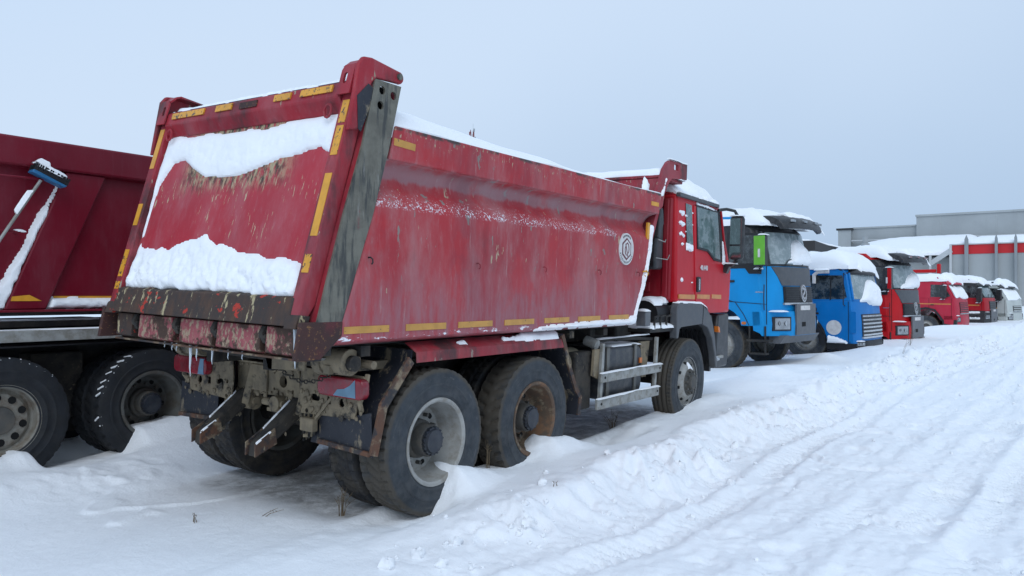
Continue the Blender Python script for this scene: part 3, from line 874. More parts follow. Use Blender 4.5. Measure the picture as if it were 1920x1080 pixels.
def side_panel(mirror):
    mb = MB()
    vs = []; nu = 90
    for (y, z) in PROF:
        a, b = x_rear(z) + 0.004, x_front(z)
        for i in range(nu):
            x = a + (b - a) * i / (nu - 1)
            d = 0.016 * float(fbm(x, z, 0.9, 3, 301)) + 0.007 * float(fbm(x, z, 0.3, 2, 305)) + 0.010 * math.exp(-((z - 1.90 + 0.03 * float(fbm(x, 0.0, 1.2, 2, 307))) / 0.05) ** 2)
            yy = y + d * (0.15 + 0.85 * min(1.0, max(0.0, (z - 1.47) / 0.2)) * min(1.0, max(0.0, (2.64 - z) / 0.08)))
            vs.append((x, W - yy if mirror else yy, z))
    K = len(PROF)
    fs = [((j * nu + i), (j * nu + i + 1), ((j + 1) * nu + i + 1), ((j + 1) * nu + i)) for j in range(K - 1) for i in range(nu - 1)]
    if mirror:
        fs = [f[::-1] for f in fs]
    return mb.add(vs, fs)
def flat_y(y0):          # plate frame on the right flank: t counts outwards
    return lambda a, b, t: (a, y0 - t, b)
sides = []
for mir in (False, True):
    sp = T1.part('bed_side', side_panel(mir), MAT['bed_red'], solid=0.006, label='dented red side wall with a dusting of snow on its ledge' if not mir else None)
    sides.append(sp)
    y0, y1 = (0.0, 0.13) if not mir else (W - 0.13, W)
    mb = MB().prism_y([(x_rear(2.64) + 0.03, 2.640), (8.345, 2.640), (8.395, 2.885), (x_rear(2.885) + 0.03, 2.885)], y0, y1)
    T1.part('top_rail', mb, MAT['rail_red'], sp, bevel=0.012)
# inside walls and floor of the bed
T1.part('bed_floor', MB().box(3.42, 7.74, 0.16, W - 0.16, 1.33, 1.44), MAT['chassis'])
for x0 in (3.75, 4.45, 5.15, 5.85, 6.55, 7.25):
    T1.part('floor_rib', MB().box(x0, x0 + 0.09, 0.10, W - 0.10, 1.255, 1.329), MAT['dark_mud'])
# front wall
mb = MB().panel([(7.80, 1.36), (7.87, 1.36), (8.22, 2.2), (8.46, 2.70), (8.52, 3.08), (8.45, 3.08), (8.38, 2.70), (8.13, 2.2)], lambda a, b, t: (a, t, b), 0.045, W - 0.045)
hb = T1.part('headboard', mb, MAT['frame_red'], bevel=0.006)
T1.part('cab_guard', MB().box(8.47, 9.17, 0.075, W - 0.075, 3.09, 3.125), MAT['frame_red'], hb, bevel=0.006)
BR = [(8.30, 2.89), (8.43, 3.07), (8.49, 3.19), (8.60, 3.29), (8.68, 3.325), (9.195, 3.335), (9.195, 3.145), (8.75, 3.11), (8.66, 3.05), (8.54, 2.90), (8.50, 2.75), (8.42, 2.70), (8.39, 2.885)]
def rrect(cx, cz, w, h, r=0.015, n=3):
    o = []
    for sx, sz, a0 in ((1, 1, 0), (-1, 1, 90), (-1, -1, 180), (1, -1, 270)):
        for k in range(n + 1):
            t = R_(a0 + 90 * k / n)
            o.append((cx + sx * (w / 2 - r) + r * math.cos(t), cz + sz * (h / 2 - r) + r * math.sin(t)))
    return o
for y0 in (0.028, W - 0.07):
    T1.part('guard_bracket', MB().prism_y(BR, y0, y0 + 0.042, [rrect(8.86, 3.262, 0.13, 0.075)]), MAT['frame_red'], hb, bevel=0.004)
# tapes on the flank (each strip)
def strip(parent, poly, fn, mat='tape_side', t=0.003, name='reflective_strip'):
    return T1.part(name, MB().panel(poly, fn, -0.010, t), MAT[mat], parent)
fl = flat_y(0.0)
for a, b in ((3.492, 3.911), (4.084, 4.53), (4.678, 5.125), (5.299, 5.749), (5.924, 6.359), (6.53, 6.973), (7.168, 7.62)):
    strip(sides[0], [(a, 1.43), (b, 1.43), (b, 1.478), (a, 1.478)], flat_y(0.0), t=0.009)
strip(sides[0], [(3.915, 2.745), (4.135, 2.735), (4.14, 2.785), (3.92, 2.797)], fl)
strip(sides[0], [(8.12, 2.725), (8.32, 2.725), (8.32, 2.772), (8.12, 2.772)], fl, 'tape')
# hooks for the tarpaulin cord
for hx in (3.70, 4.894, 5.882, 6.91, 7.80):
    pts = [(hx, 0.0, 1.945), (hx, -0.022, 1.947), (hx + 0.010, -0.032, 1.935), (hx + 0.016, -0.030, 1.912), (hx + 0.014, -0.02, 1.90)]
    T1.part('cord_hook', MB().tube(pts, 0.0055, 6), MAT['frame_red'] if hx > 4 else MAT['black'], sides[0])
strip(sides[0], [(8.045, 2.52), (8.105, 2.52), (8.095, 2.33), (8.04, 2.33)], flat_y(0.012), 'tape', 0.012)
# round badge with hexagon sign
C0 = (7.51, 2.19)
def circ(r, n=40, c=C0):
    return [(c[0] + r * math.cos(2 * math.pi * i / n), c[1] + r * math.sin(2 * math.pi * i / n)) for i in range(n)]
def hexa(r, c=C0):
    return [(c[0] + r * math.cos(R_(30 + 60 * i)) * 0.96, c[1] + r * math.sin(R_(30 + 60 * i))) for i in range(6)]
bd = strip(sides[0], circ(0.172), fl, 'badge', 0.012, 'round_badge')
strip(bd, hexa(0.122), fl, 'badge_red', 0.0145, 'badge_mark')
strip(bd, hexa(0.100), fl, 'badge', 0.017, 'badge_mark')
def band2(pts, w, c=C0):
    o = []; q = []
    for i, p in enumerate(pts):
        a = Vector(pts[max(i - 1, 0)]); b = Vector(pts[min(i + 1, len(pts) - 1)])
        d = (b - a).normalized(); nrm = Vector((-d.y, d.x)) * w / 2
        o.append((c[0] + p[0] + nrm.x, c[1] + p[1] + nrm.y)); q.append((c[0] + p[0] - nrm.x, c[1] + p[1] - nrm.y))
    return o + q[::-1]
strip(bd, band2([(-0.035, 0.055), (-0.01, -0.0), (0.012, -0.05), (0.022, -0.085)], 0.014), fl, 'badge_red', 0.0195, 'badge_mark')
strip(bd, band2([(0.036, -0.045), (0.048, 0.0), (0.036, 0.045), (0.008, 0.068), (-0.02, 0.052)], 0.014), fl, 'badge_red', 0.0195, 'badge_mark')
strip(bd, band2([(-0.03, 0.03), (-0.046, 0.0), (-0.036, -0.045), (-0.008, -0.070)], 0.014), fl, 'badge_red', 0.0195, 'badge_mark')
for i in range(26):
    t = R_(200 + i * 9.2 if i < 15 else 55 + (i - 15) * 7)
    c = (C0[0] + 0.147 * math.cos(t), C0[1] + 0.147 * math.sin(t))
    dx, dz = math.cos(t), math.sin(t)
    l, w = 0.010, (0.0035 if i % 3 else 0.006)
    q = [(c[0] + dx * l * a - dz * w * b, c[1] + dz * l * a + dx * w * b) for a, b in ((-1, -1), (1, -1), (1, 1), (-1, 1))]
    strip(bd, q, fl, 'grey_plastic', 0.0145, 'badge_letter')
# --- rear corner posts
def post_poly():
    zt = 3.165
    zs = (1.5, 1.8, 2.25, 2.7, zt)
    return [(x_rear(z), z) for z in zs] + [(x_post(z), z) for z in zs[::-1]]
def hole(cx, cz, r, n=12):
    return [(cx + r * math.cos(2 * math.pi * i / n), cz + r * math.sin(2 * math.pi * i / n)) for i in range(n)]
for mir in (False, True):
    ya, yb, yc_ = (-0.006, 0.012, 0.16) if not mir else (W + 0.006, W - 0.012, W - 0.16)
    hl_ = [hole(3.785, 3.100, 0.030), hole(3.895, 3.085, 0.030), hole(3.772, 2.995, 0.030)]
    ps = T1.part('corner_post', MB().prism_y(post_poly(), ya, yb, hl_), MAT['post_grey'], label=None if mir else 'grey corner post worn to bare metal')
    mb = MB()
    q = post_poly()
    lo, hi = (min(yb, yc_), max(yb, yc_))
    zs = (1.5, 1.8, 2.25, 2.7, 3.16)
    mb.prism_y([(x_rear(z) - 0.025, z) for z in zs] + [(x_rear(z) - 0.004, z) for z in zs[::-1]], lo, hi)
    T1.part('post_flange', MB().prism_y([(x_post(z) + 0.002, z) for z in zs] + [(x_post(z) + 0.02, z) for z in zs[::-1]], lo, hi), MAT['frame_red'], ps)
    T1.part('post_flange', mb, MAT['frame_red'], ps)
    T1.part('post_back', MB().prism_y([(x_post(z) + 0.03, z) for z in zs] + [(x_rear(z) - 0.03, z) for z in zs[::-1]], lo + 0.10, lo + 0.11), MAT['hole'], ps)
    ya, yb = (-0.010, 0.03) if not mir else (W - 0.03, W + 0.010)
    T1.part('corner_gusset', MB().prism_y([(3.10, 1.275), (3.30, 1.275), (3.475, 1.42), (3.478, 1.515), (3.14, 1.515)], ya, yb), MAT['rust_plate'], ps, bevel=0.006)
# --- tailgate
def on_gate(a, b, t):    # a = y, b = z, t outwards (to the rear)
    return (xr(b) - t, a, b)
gate = T1.part('tailgate', MB().panel([(0.14, 1.60), (2.30, 1.60), (2.30, 3.0), (0.14, 3.0)], on_gate, -0.075, -0.055), MAT['gate_red'], label='red tailgate panel scraped to primer')
GY0, GY1 = 0.05, 2.385
for ya, yb in ((GY0, 0.155), (2.285, GY1)):
    mb = MB().prism_y([(xr(1.50), 1.50), (xr(3.10), 3.10), (xr(3.10) + 0.135, 3.10), (xr(2.2) + 0.125, 2.2), (xr(1.62) + 0.115, 1.62), (xr(1.50) + 0.06, 1.50)], ya, yb)
    T1.part('gate_bar', mb, MAT['frame_red'], gate, bevel=0.01)
    T1.part('bar_foot', MB().prism_y([(xr(1.47) - 0.012, 1.47), (xr(1.545) - 0.012, 1.545), (xr(1.56) - 0.002, 1.56), (xr(1.55) + 0.09, 1.55), (xr(1.47) + 0.09, 1.47)], ya - 0.006, yb + 0.004), MAT['rust_sill'], gate, bevel=0.006)
T1.part('gate_sill', MB().prism_y([(xr(1.485) - 0.012, 1.485), (xr(1.665) - 0.004, 1.665), (xr(1.68) + 0.03, 1.68), (xr(1.68) + 0.13, 1.66), (xr(1.485) + 0.10, 1.485)], 0.13, 2.31), MAT['rust_sill'], gate, bevel=0.008, label='rusty brown sill along the bottom of the tailgate')
tb = T1.part('gate_top_beam', MB().prism_y([(xr(3.20) + 0.02, 3.150), (xr(3.155) - 0.03, 3.130), (xr(3.04) - 0.03, 3.025), (xr(2.93) + 0.045, 2.925), (xr(2.93) + 0.13, 2.925), (xr(3.18) + 0.11, 3.150)], 0.155, 2.285), MAT['frame_red'], gate, bevel=0.01)
# hinge arms over the corner posts
for mir in (False, True):
    ya, yb = (0.002, 0.040) if not mir else (2.395, 2.433)
    poly = [(3.50, 2.78), (3.60, 2.80), (3.70, 3.13), (3.745, 3.175), (3.96, 3.185)]
    for k in range(7):
        t = R_(-80 + 25 * k)
        poly.append((3.965 + 0.045 * math.cos(t), 3.228 + 0.045 * math.sin(t)))
    poly += [(3.70, 3.305), (3.62, 3.295), (3.575, 3.24), (3.545, 3.06)]
    poly = [(p[0] - 0.005, p[1]) for p in poly]
    ar = T1.part('hinge_arm', MB().prism_y(poly, ya, yb), MAT['frame_red'], gate, bevel=0.012)
    y_ = ya - 0.012 if not mir else yb
    T1.part('hinge_pin', MB().cyl((3.955, ya - 0.014, 3.232), (3.955, yb + 0.014, 3.232), 0.024, n=14), MAT['post_grey'], gate)
    ya2, yb2 = (0.045, 0.165) if not mir else (2.275, 2.395)
    yo, yi = (ya2 - 0.004, yb2) if not mir else (yb2, ya2)
    face = T1.part('hinge_plate', MB().panel([(yo, 3.035), (yi, 3.035), (yi, 3.21), (yi + (0.02 if mir else -0.02), 3.245), (yo, 3.245)], on_gate, 0.028, 0.045, [rrect((ya2 + yb2) / 2 + (0.008 if not mir else -0.008), 3.150, 0.034, 0.080, 0.016)]), MAT['frame_red'], gate, bevel=0.004)
    T1.part('hinge_top', MB().prism_y([(xr(3.245) - 0.045, 3.236), (3.64, 3.285), (3.68, 3.298), (3.95, 3.262), (3.95, 3.250), (3.68, 3.284), (3.645, 3.272), (xr(3.23) - 0.028, 3.225)], min(yo, yi) + 0.004, max(yo, yi) - 0.004), MAT['frame_red'], gate)
T1.part('beam_patch', MB().panel([(1.06, 3.058), (1.27, 3.058), (1.275, 3.108), (1.065, 3.108)], on_gate, -0.02, 0.034), MAT['rust_plate'], tb)
T1.part('wear_plate', MB().prism_y([(3.575, 2.80), (3.60, 2.785), (3.70, 3.02), (3.70, 3.10), (3.66, 3.12), (3.56, 3.02)], -0.002, 0.0015), MAT['flap'], gate)
T1.part('cord_end', MB().tube([(7.93, -0.01, 1.955), (7.98, -0.03, 1.965), (8.03, -0.03, 1.94), (8.02, -0.02, 1.915), (7.97, -0.02, 1.905)], 0.010, 6), MAT['tape'], sides[0])
# lashing rings under the beam
for yy in (0.245, 2.185):
    pts = []
    for k in range(13):
        t = R_(k * 30)
        pts.append((xr(2.93) - 0.015 + 0.006 * math.sin(t), yy + 0.036 * math.cos(t), 2.935 + 0.046 * math.sin(t)))
    T1.part('lashing_ring', MB().tube(pts, 0.009, 6), MAT['frame_red'], gate)
# yellow strips of the tailgate
gs = lambda q, m='tape', t=0.004: strip(gate, q, on_gate, m, t)
for (z0, z1, m) in ((3.0, 2.84, 'tape_worn'), (2.82, 2.615, 'tape_worn'), (2.49, 2.07, 'tape'), (1.95, 1.83, 'tape_worn')):
    gs([(0.062, z1), (0.128, z1), (0.128, z0), (0.062, z0)], m)
for (z0, z1, m) in ((3.0, 2.66, 'tape'), (2.36, 2.18, 'tape'), (1.98, 1.76, 'tape_worn'), (1.72, 1.66, 'tape_worn')):
    gs([(2.305, z1), (2.365, z1), (2.365, z0), (2.305, z0)], m)
for (y0, y1, m) in ((1.74, 2.19, 'tape_worn'), (1.375, 1.58, 'tape_worn'), (0.675, 0.86, 'tape_worn'), (0.235, 0.565, 'tape_worn')):
    gs([(y0, 3.068), (y1, 3.068), (y1, 3.118), (y0, 3.118)], m, 0.036)
# --- rear floor beam in sections, with dark latch notches between
for a, b, m in ((2.09, 2.31, 'rust_sill'), (1.53, 1.985, 'rust_beam'), (1.015, 1.42, 'rust_beam'), (0.475, 0.965, 'rust_beam'), (0.045, 0.415, 'rust_beam')):
    T1.part('rear_beam', MB().prism_y([(3.185, 1.30), (3.20, 1.47), (3.36, 1.47), (3.36, 1.275), (3.25, 1.27)], a, b), MAT[m], bevel=0.008)
T1.part('rear_beam_back', MB().box(3.29, 3.42, 0.03, W - 0.03, 1.29, 1.46), MAT['dark_mud'])
T1.part('rear_beam_lip', MB().box(3.19, 3.34, 0.03, 2.33, 1.262, 1.274), MAT['rust_edge'])
for yy in (0.445, 0.99, 1.475, 2.04):
    T1.part('gate_latch', MB().prism_y([(3.17, 1.42), (3.20, 1.47), (3.30, 1.46), (3.28, 1.36), (3.21, 1.35)], yy - 0.02, yy + 0.022).cyl((3.20, yy - 0.035, 1.40), (3.20, yy + 0.035, 1.40), 0.018, n=8), MAT['dark_mud'], bevel=0.004)
# --- chassis
for y0 in (0.82, 1.53):
    T1.part('frame_rail', MB().prism_y([(3.95, 0.84), (10.6, 0.80), (10.6, 1.06), (4.0, 1.10)], y0, y0 + 0.08), MAT['dark_mud'])
    T1.part('sub_frame', MB().box(3.55, 8.0, y0 - 0.01, y0 + 0.09, 1.11, 1.25), MAT['dark_mud'])
for x0 in (4.9, 6.4, 7.7, 9.0, 10.2):
    T1.part('cross_member', MB().box(x0, x0 + 0.12, 0.9, 1.53, 0.86, 1.04), MAT['chassis'])
cm = T1.part('rear_cross_member', MB().panel([(0.92, 0.86), (1.70, 0.83), (1.71, 1.09), (0.93, 1.09)], lambda a, b, t: (3.90 - t, a, b), -0.05, 0.0, [hole(1.12, 0.965, 0.048), hole(1.00, 0.90, 0.012, 8), hole(1.00, 1.03, 0.012, 8), hole(1.23, 0.90, 0.012, 8), hole(1.23, 1.03, 0.012, 8), hole(1.42, 0.92, 0.014, 8), hole(1.36, 1.02, 0.012, 8)]), MAT['mud'], bevel=0.004)
T1.part('cross_member_back', MB().box(3.97, 3.99, 0.95, 1.68, 0.86, 1.08), MAT['hole'], cm)
T1.part('mount_plate', MB().box(3.875, 3.898, 1.30, 1.52, 0.87, 1.08), MAT['mud'], cm, bevel=0.006)
T1.part('mount_rim', MB().box(3.86, 3.93, 0.90, 1.72, 1.088, 1.102), MAT['mud'], cm)
T1.part('hinge_shaft', MB().cyl((3.70, 0.10, 1.21), (3.70, W - 0.10, 1.21), 0.055, n=16), MAT['dark_mud'])
for y0 in (0.30, W - 0.40):
    T1.part('pivot_collar', MB().cyl((3.70, y0 - 0.16, 1.215), (3.70, y0 + 0.12, 1.215), 0.095, n=18).cyl((3.70, y0 + 0.06, 1.215), (3.70, y0 + 0.14, 1.215), 0.112, n=18), MAT['mud'], bevel=0.006)
T1.part('cover_plate', MB().panel([(0.45, 1.14), (0.85, 1.12), (0.9, 1.24), (0.45, 1.24)], lambda a, b, t: (3.55 - t + 0.0, a, b), -0.02, 0.0), MAT['mud'])
T1.part('cover_lip', MB().box(3.42, 3.62, 0.30, 1.05, 1.225, 1.24), MAT['alu'])
# fold-down under-run arms
for yb, zb, xt, zt in ((0.93, 0.79, 3.50, 0.52), (1.60, 0.80, 3.49, 0.52)):
    ua = T1.part('underrun_arm', MB().prism_y([(3.95, zb - 0.03), (3.95, zb + 0.09), (3.86, zb + 0.05), (xt, zt + 0.045), (xt - 0.01, zt - 0.05), (3.72, zb - 0.18)], yb - 0.055, yb + 0.055), MAT['dark_mud'], bevel=0.012)
    T1.part('arm_channel', MB().prism_y([(xt - 0.03, zt - 0.04), (xt - 0.03, zt + 0.055), (xt + 0.14, zt + 0.15), (xt + 0.16, zt + 0.03)], yb - 0.062, yb - 0.050).prism_y([(xt - 0.03, zt - 0.04), (xt - 0.03, zt + 0.055), (xt + 0.14, zt + 0.15), (xt + 0.16, zt + 0.03)], yb + 0.050, yb + 0.062), MAT['rust_edge'], ua)
    T1.part('arm_hinge', MB().cyl((3.93, yb - 0.09, zb - 0.03), (3.93, yb + 0.10, zb - 0.03), 0.075, n=18).cyl((3.93, yb - 0.11, zb - 0.03), (3.93, yb + 0.30, zb - 0.03), 0.035, n=12), MAT['mud'], ua)
    T1.part('arm_strut', MB().bar((3.90, yb - 0.12, 1.08), (3.86, yb - 0.06, zb - 0.05), 0.05, 0.06), MAT['mud'], ua, bevel=0.006)
# tow jaw, hoses, brake chambers
T1.part('tow_jaw', MB().cyl((3.82, 1.13, 0.80), (3.92, 1.13, 0.80), 0.06, n=16).cyl((3.86, 1.05, 0.80), (3.86, 1.30, 0.80), 0.03, n=10).box(3.84, 3.92, 1.02, 1.24, 0.73, 0.76), MAT['mud'], bevel=0.004)
for k in range(6):
    y0 = 0.75 + 0.23 * k
    pts = [(3.98, y0, 1.05), (3.94 - 0.03 * (k % 2), y0 + 0.05, 0.92 - 0.02 * k % 0.1), (3.99, y0 + 0.12, 0.80), (4.1, y0 + 0.1, 0.72), (4.25, y0, 0.78)]
    T1.part('brake_hose', MB().tube(pts, 0.012, 6), MAT['chassis'])
for ax in (4.47, 5.82):
    T1.part('axle', MB().cyl((ax, 0.35, 0.565), (ax, W - 0.35, 0.565), 0.085, n=16).cyl((ax, 0.98, 0.565), (ax, 1.42, 0.565), 0.19, 0.16, n=20), MAT['dark_mud'], sharp=40)
    for yy in (0.70, 1.62):
        T1.part('brake_chamber', MB().cyl((ax - 0.26, yy, 0.70), (ax - 0.10, yy, 0.70), 0.085, n=16).cyl((ax - 0.18, yy, 0.70), (ax - 0.165, yy, 0.70), 0.095, n=16), MAT['dark_mud'])
for yy in (0.62, 1.70):
    mb = MB()
    for k in range(6):
        mb.box(4.45 + 0.08 * k, 5.84 - 0.08 * k, yy, yy + 0.09, 0.72 + k * 0.022, 0.740 + k * 0.022)
    sp_ = T1.part('leaf_spring', mb, MAT['dark_mud']); sp_['kind'] = 'stuff'
    T1.part('trunnion', MB().prism_y([(5.0, 0.55), (5.3, 0.55), (5.25, 1.0), (5.05, 1.0)], yy - 0.02, yy + 0.11), MAT['dark_mud'])
T1.part('drive_shaft', MB().cyl((5.9, 1.215, 0.62), (9.0, 1.215, 0.85), 0.05, n=12), MAT['chassis'])
T1.part('front_axle', MB().bar((9.45, 0.3, 0.56), (9.45, W - 0.3, 0.56), 0.12, 0.12), MAT['chassis'])
# --- wheels
T1o = T1.o
def wl(x, y, *a, **k):
    return wheel(T1o, T1.loc((x, y, 0.565)), *a, **k)
wl(4.47, 0.135, 'rim_grey', 'tyre', vents='vents_deep', spin=0.2)
wl(5.82, 0.135, 'rim_brown', 'tyre_lug_side', vents='vents_deep', spin=0.7)
wl(9.43, 0.16, 'rim_steer', 'tyre_rib', hub='hub_steer', cap=False, vents='vents_steer', spin=0.1)
for ax in (4.47, 5.82):
    wl(ax, 0.465, 'rim_dark', 'tyre_mud', hub=None, cap=False, flip=True)
    wl(ax, W - 0.465, 'rim_dark', 'tyre_mud', hub=None, cap=False)
    wl(ax, W - 0.135, 'rim_grey', 'tyre_mud', flip=True)
wl(9.43, W - 0.16, 'rim_steer', 'tyre_rib', hub='hub_steer', cap=False, flip=True)
# --- mudguards
mb = MB().panel([(0.11, 1.335), (-0.005, 1.268), (-0.012, 1.19), (-0.006, 1.19), (0.001, 1.262), (0.115, 1.329)], lambda a, b, t: (t, a, b), 4.205, 6.27)
mgd = T1.part('mudguard', mb, MAT['fender_red'], label='red folded mudguard edge over the rear wheels')
T1.part('mudguard_top', MB().box(4.22, 6.26, 0.115, 0.70, 1.315, 1.325), MAT['chassis'], mgd)
RP = [(4.205, 1.28), (4.19, 1.19), (3.925, 0.89), (3.845, 0.56)]
def fold(pts, t):
    q = []
    for i, p in enumerate(pts):
        a = Vector(pts[max(i - 1, 0)]); b = Vector(pts[min(i + 1, len(pts) - 1)]); d = (b - a).normalized()
        q.append((p[0] + d.y * t, p[1] - d.x * t))
    return list(pts) + q[::-1]
T1.part('mudguard_rear', MB().prism_y(fold(RP, 0.012), 0.03, 0.70), MAT['flap'], mgd)
T1.part('mudguard_rim', MB().prism_y(fold([(p[0] - 0.012, p[1]) for p in RP[1:]], 0.075), -0.012, 0.012), MAT['rust_edge'], mgd, bevel=0.003)
T1.part('mudguard_front', MB().prism_y(fold([(6.26, 1.322), (6.42, 0.98), (6.53, 0.78), (6.61, 0.68), (6.60, 0.50)], 0.03), 0.0, 0.70), MAT['flap'], mgd)
T1.part('mudguard_rim', MB().prism_y(fold([(6.27, 1.318), (6.43, 0.98), (6.55, 0.78), (6.64, 0.68), (6.615, 0.50)], 0.05), -0.012, 0.006), MAT['rust_edge'], mgd)
T1.part('mudguard_bracket', MB().box(3.6, 4.2, 0.25, 0.31, 1.13, 1.19).cyl((3.86, 0.08, 1.19), (3.86, 0.75, 1.20), 0.03, n=10), MAT['mud'], mgd)
# mirrored simple guard on the far side
T1.part('mudguard', MB().prism_y(fold([(3.845, 0.56), (3.925, 0.89), (4.19, 1.19), (4.205, 1.31), (6.26, 1.31), (6.53, 0.78), (6.61, 0.68)], 0.012), W - 0.70, W - 0.02), MAT['flap'])
# lamp carriers, tail lamps and flaps
for mir in (False, True):
    f = (lambda a, b, t: (3.80 - t, a, b)) if not mir else (lambda a, b, t: (3.80 - t, W - a, b))
    hs = [rrect(0.62, 0.91, 0.10, 0.05, 0.024, 4), hole(0.335, 0.90, 0.032, 14), hole(0.72, 0.92, 0.018), hole(0.715, 0.80, 0.018), rrect(0.47, 0.905, 0.045, 0.06, 0.01)]
    lc = T1.part('lamp_carrier', MB().panel([(0.20, 0.80), (0.78, 0.775), (0.80, 0.96), (0.78, 1.12), (0.12, 1.11), (0.10, 1.0), (0.17, 0.92)], f, -0.012, 0.0, hs), MAT['mud'])
    T1.part('carrier_back', MB().panel([(0.25, 0.80), (0.76, 0.80), (0.76, 1.10), (0.2, 1.10)], f, -0.05, -0.045), MAT['hole'], lc)
    lp = rrect(0.285, 1.025, 0.47, 0.145, 0.045, 4)
    tl = T1.part('tail_lamp', MB().panel(lp, f, 0.002, 0.075), MAT['red_lens'], bevel=0.012)
    T1.part('lamp_mark', MB().panel([(0.115, 0.965), (0.34, 0.965), (0.30, 1.01), (0.23, 1.02), (0.17, 1.05), (0.125, 1.09)], f, 0.05, 0.079) if not mir else MB().panel([(0.42, 0.96), (0.50, 0.96), (0.50, 1.09), (0.45, 1.09)], f, 0.05, 0.079), MAT['blue_mark'], tl)
    fp = T1.part('mud_flap', MB().panel([(0.02, 0.55), (0.575, 0.575), (0.585, 0.80), (0.30, 0.80), (0.05, 0.86)], f, 0.0 if False else -0.020, -0.013), MAT['flap'])
    T1.part('flap_bar', MB().panel([(0.04, 0.555), (0.575, 0.575), (0.575, 0.612), (0.04, 0.59)], f, -0.012, 0.012), MAT['rust_edge'], fp, bevel=0.004)
    T1.part('lamp_bracket', MB().tube([(3.82, (0.15 if not mir else W - 0.15), 0.86), (3.78, (0.13 if not mir else W - 0.13), 0.93), (3.80, (0.10 if not mir else W - 0.10), 1.02), (3.84, (0.12 if not mir else W - 0.12), 1.12)], 0.02, 6), MAT['mud'], lc)

# caked mud and a sagging chain about the tail of the chassis
rr_ = random.Random(21)
mb = MB()
def lump(mb, c, r, sd):
    r2 = random.Random(sd); n, m = 7, 5; vs = []; fs = []
    for j in range(m + 1):
        v = math.pi * j / m
        for i in range(n):
            u = 2 * math.pi * i / n; k = r2.uniform(0.7, 1.25)
            vs.append((c[0] + 0.55 * r * k * math.sin(v) * math.cos(u), c[1] + r * k * math.sin(v) * math.sin(u), c[2] + r * k * math.cos(v)))
    for j in range(m):
        for i in range(n):
            fs.append((j * n + i, (j + 1) * n + i, (j + 1) * n + (i + 1) % n, j * n + (i + 1) % n))
    mb.add(vs, fs)
for k in range(150):
    if k < 70:
        y_ = rr_.choice((rr_.uniform(0.12, 0.80), W - rr_.uniform(0.12, 0.80))); c = (3.795, y_, rr_.uniform(0.78, 0.95))
    elif k < 115:
        c = (3.89, rr_.uniform(0.92, 1.70), rr_.choice((rr_.uniform(0.83, 0.88), rr_.uniform(1.05, 1.10))))
    else:
        yb_ = rr_.choice((0.93, 1.60)); t_ = rr_.random(); c = (3.9 - 0.36 * t_, yb_ + rr_.uniform(-0.05, 0.05), 0.74 - 0.23 * t_ + rr_.uniform(-0.05, 0.02))
    lump(mb, c, rr_.uniform(0.008, 0.026), rr_.random())
T1.part('mud_clumps', mb, MAT['mud'], kind='stuff', sharp=60)
mb = MB()
for k in range(18):
    t_ = k / 17; p = Vector((3.60 + 0.05 * t_, 0.85 - 0.62 * t_, 1.15 - 0.10 * math.sin(math.pi * t_)))
    mb.tube([p + Vector((0, 0.020 * math.cos(R_(60 * q)), 0.014 * math.sin(R_(60 * q)))) if k % 2 else p + Vector((0.014 * math.sin(R_(60 * q)), 0.020 * math.cos(R_(60 * q)), 0)) for q in range(7)], 0.005, 5)
T1.part('chain', mb, MAT['dark_mud'], kind='stuff')
for k, (a_, b_) in enumerate((((3.84, 0.30, 1.10), (3.78, 0.62, 0.72)), ((3.86, 0.78, 1.10), (3.80, 0.72, 0.60)), ((3.86, 1.78, 1.10), (3.82, 1.74, 0.62)))):
    T1.part('stay', MB().bar(a_, b_, 0.035, 0.02), MAT['mud'])
for k in range(5):
    y_ = 0.62 + 0.03 * k
    T1.part('cable', MB().tube([(3.83, y_, 0.86), (3.78, y_ - 0.03, 0.72 - 0.02 * k), (3.84, y_ + 0.05, 0.62 - 0.015 * k), (3.95, y_ + 0.12, 0.70)], 0.009, 6), MAT['mud'] if k % 2 else MAT['chassis'])
T1.part('junction_box', MB().box(3.74, 3.80, 0.58, 0.72, 0.66, 0.76), MAT['mud'], bevel=0.01)
# --- right side between the axles: canister, battery box, tank, side guard
T1.part('air_tank', MB().cyl((6.55, 0.32, 0.98), (6.95, 0.32, 0.98), 0.155, n=24).cyl((6.50, 0.32, 0.98), (6.56, 0.32, 0.98), 0.10, 0.155, n=24), MAT['brown_skin'])
T1.part('battery_box', MB().box(6.72, 7.05, 0.12, 0.75, 0.50, 1.10), MAT['dark_mud'], bevel=0.02)
T1.part('bracket_plate', MB().prism_y([(6.98, 0.85), (7.12, 0.80), (7.15, 1.12), (7.0, 1.12)], 0.06, 0.09), MAT['mud'])
tk = T1.part('fuel_tank', MB().prism_y(rrect(7.72, 0.83, 0.98, 0.56, 0.12, 5), 0.10, 0.75), MAT['tank'], bevel=0.03)
for x0 in (7.32, 7.98):
    T1.part('tank_strap', MB().prism_y(fold([(x0, 0.54), (x0, 1.12)], 0.06), 0.085, 0.099).box(x0 - 0.0, x0 + 0.06, 0.085, 0.76, 1.112, 1.124), MAT['tank_strap'], tk)
T1.part('tank_filler', MB().cyl((7.12, 0.10, 1.16), (7.12, 0.24, 1.20), 0.055, n=14), MAT['alu'], tk)
T1.part('side_marker', MB().box(8.12, 8.18, 0.085, 0.098, 0.90, 0.96), MAT['amber'], tk)
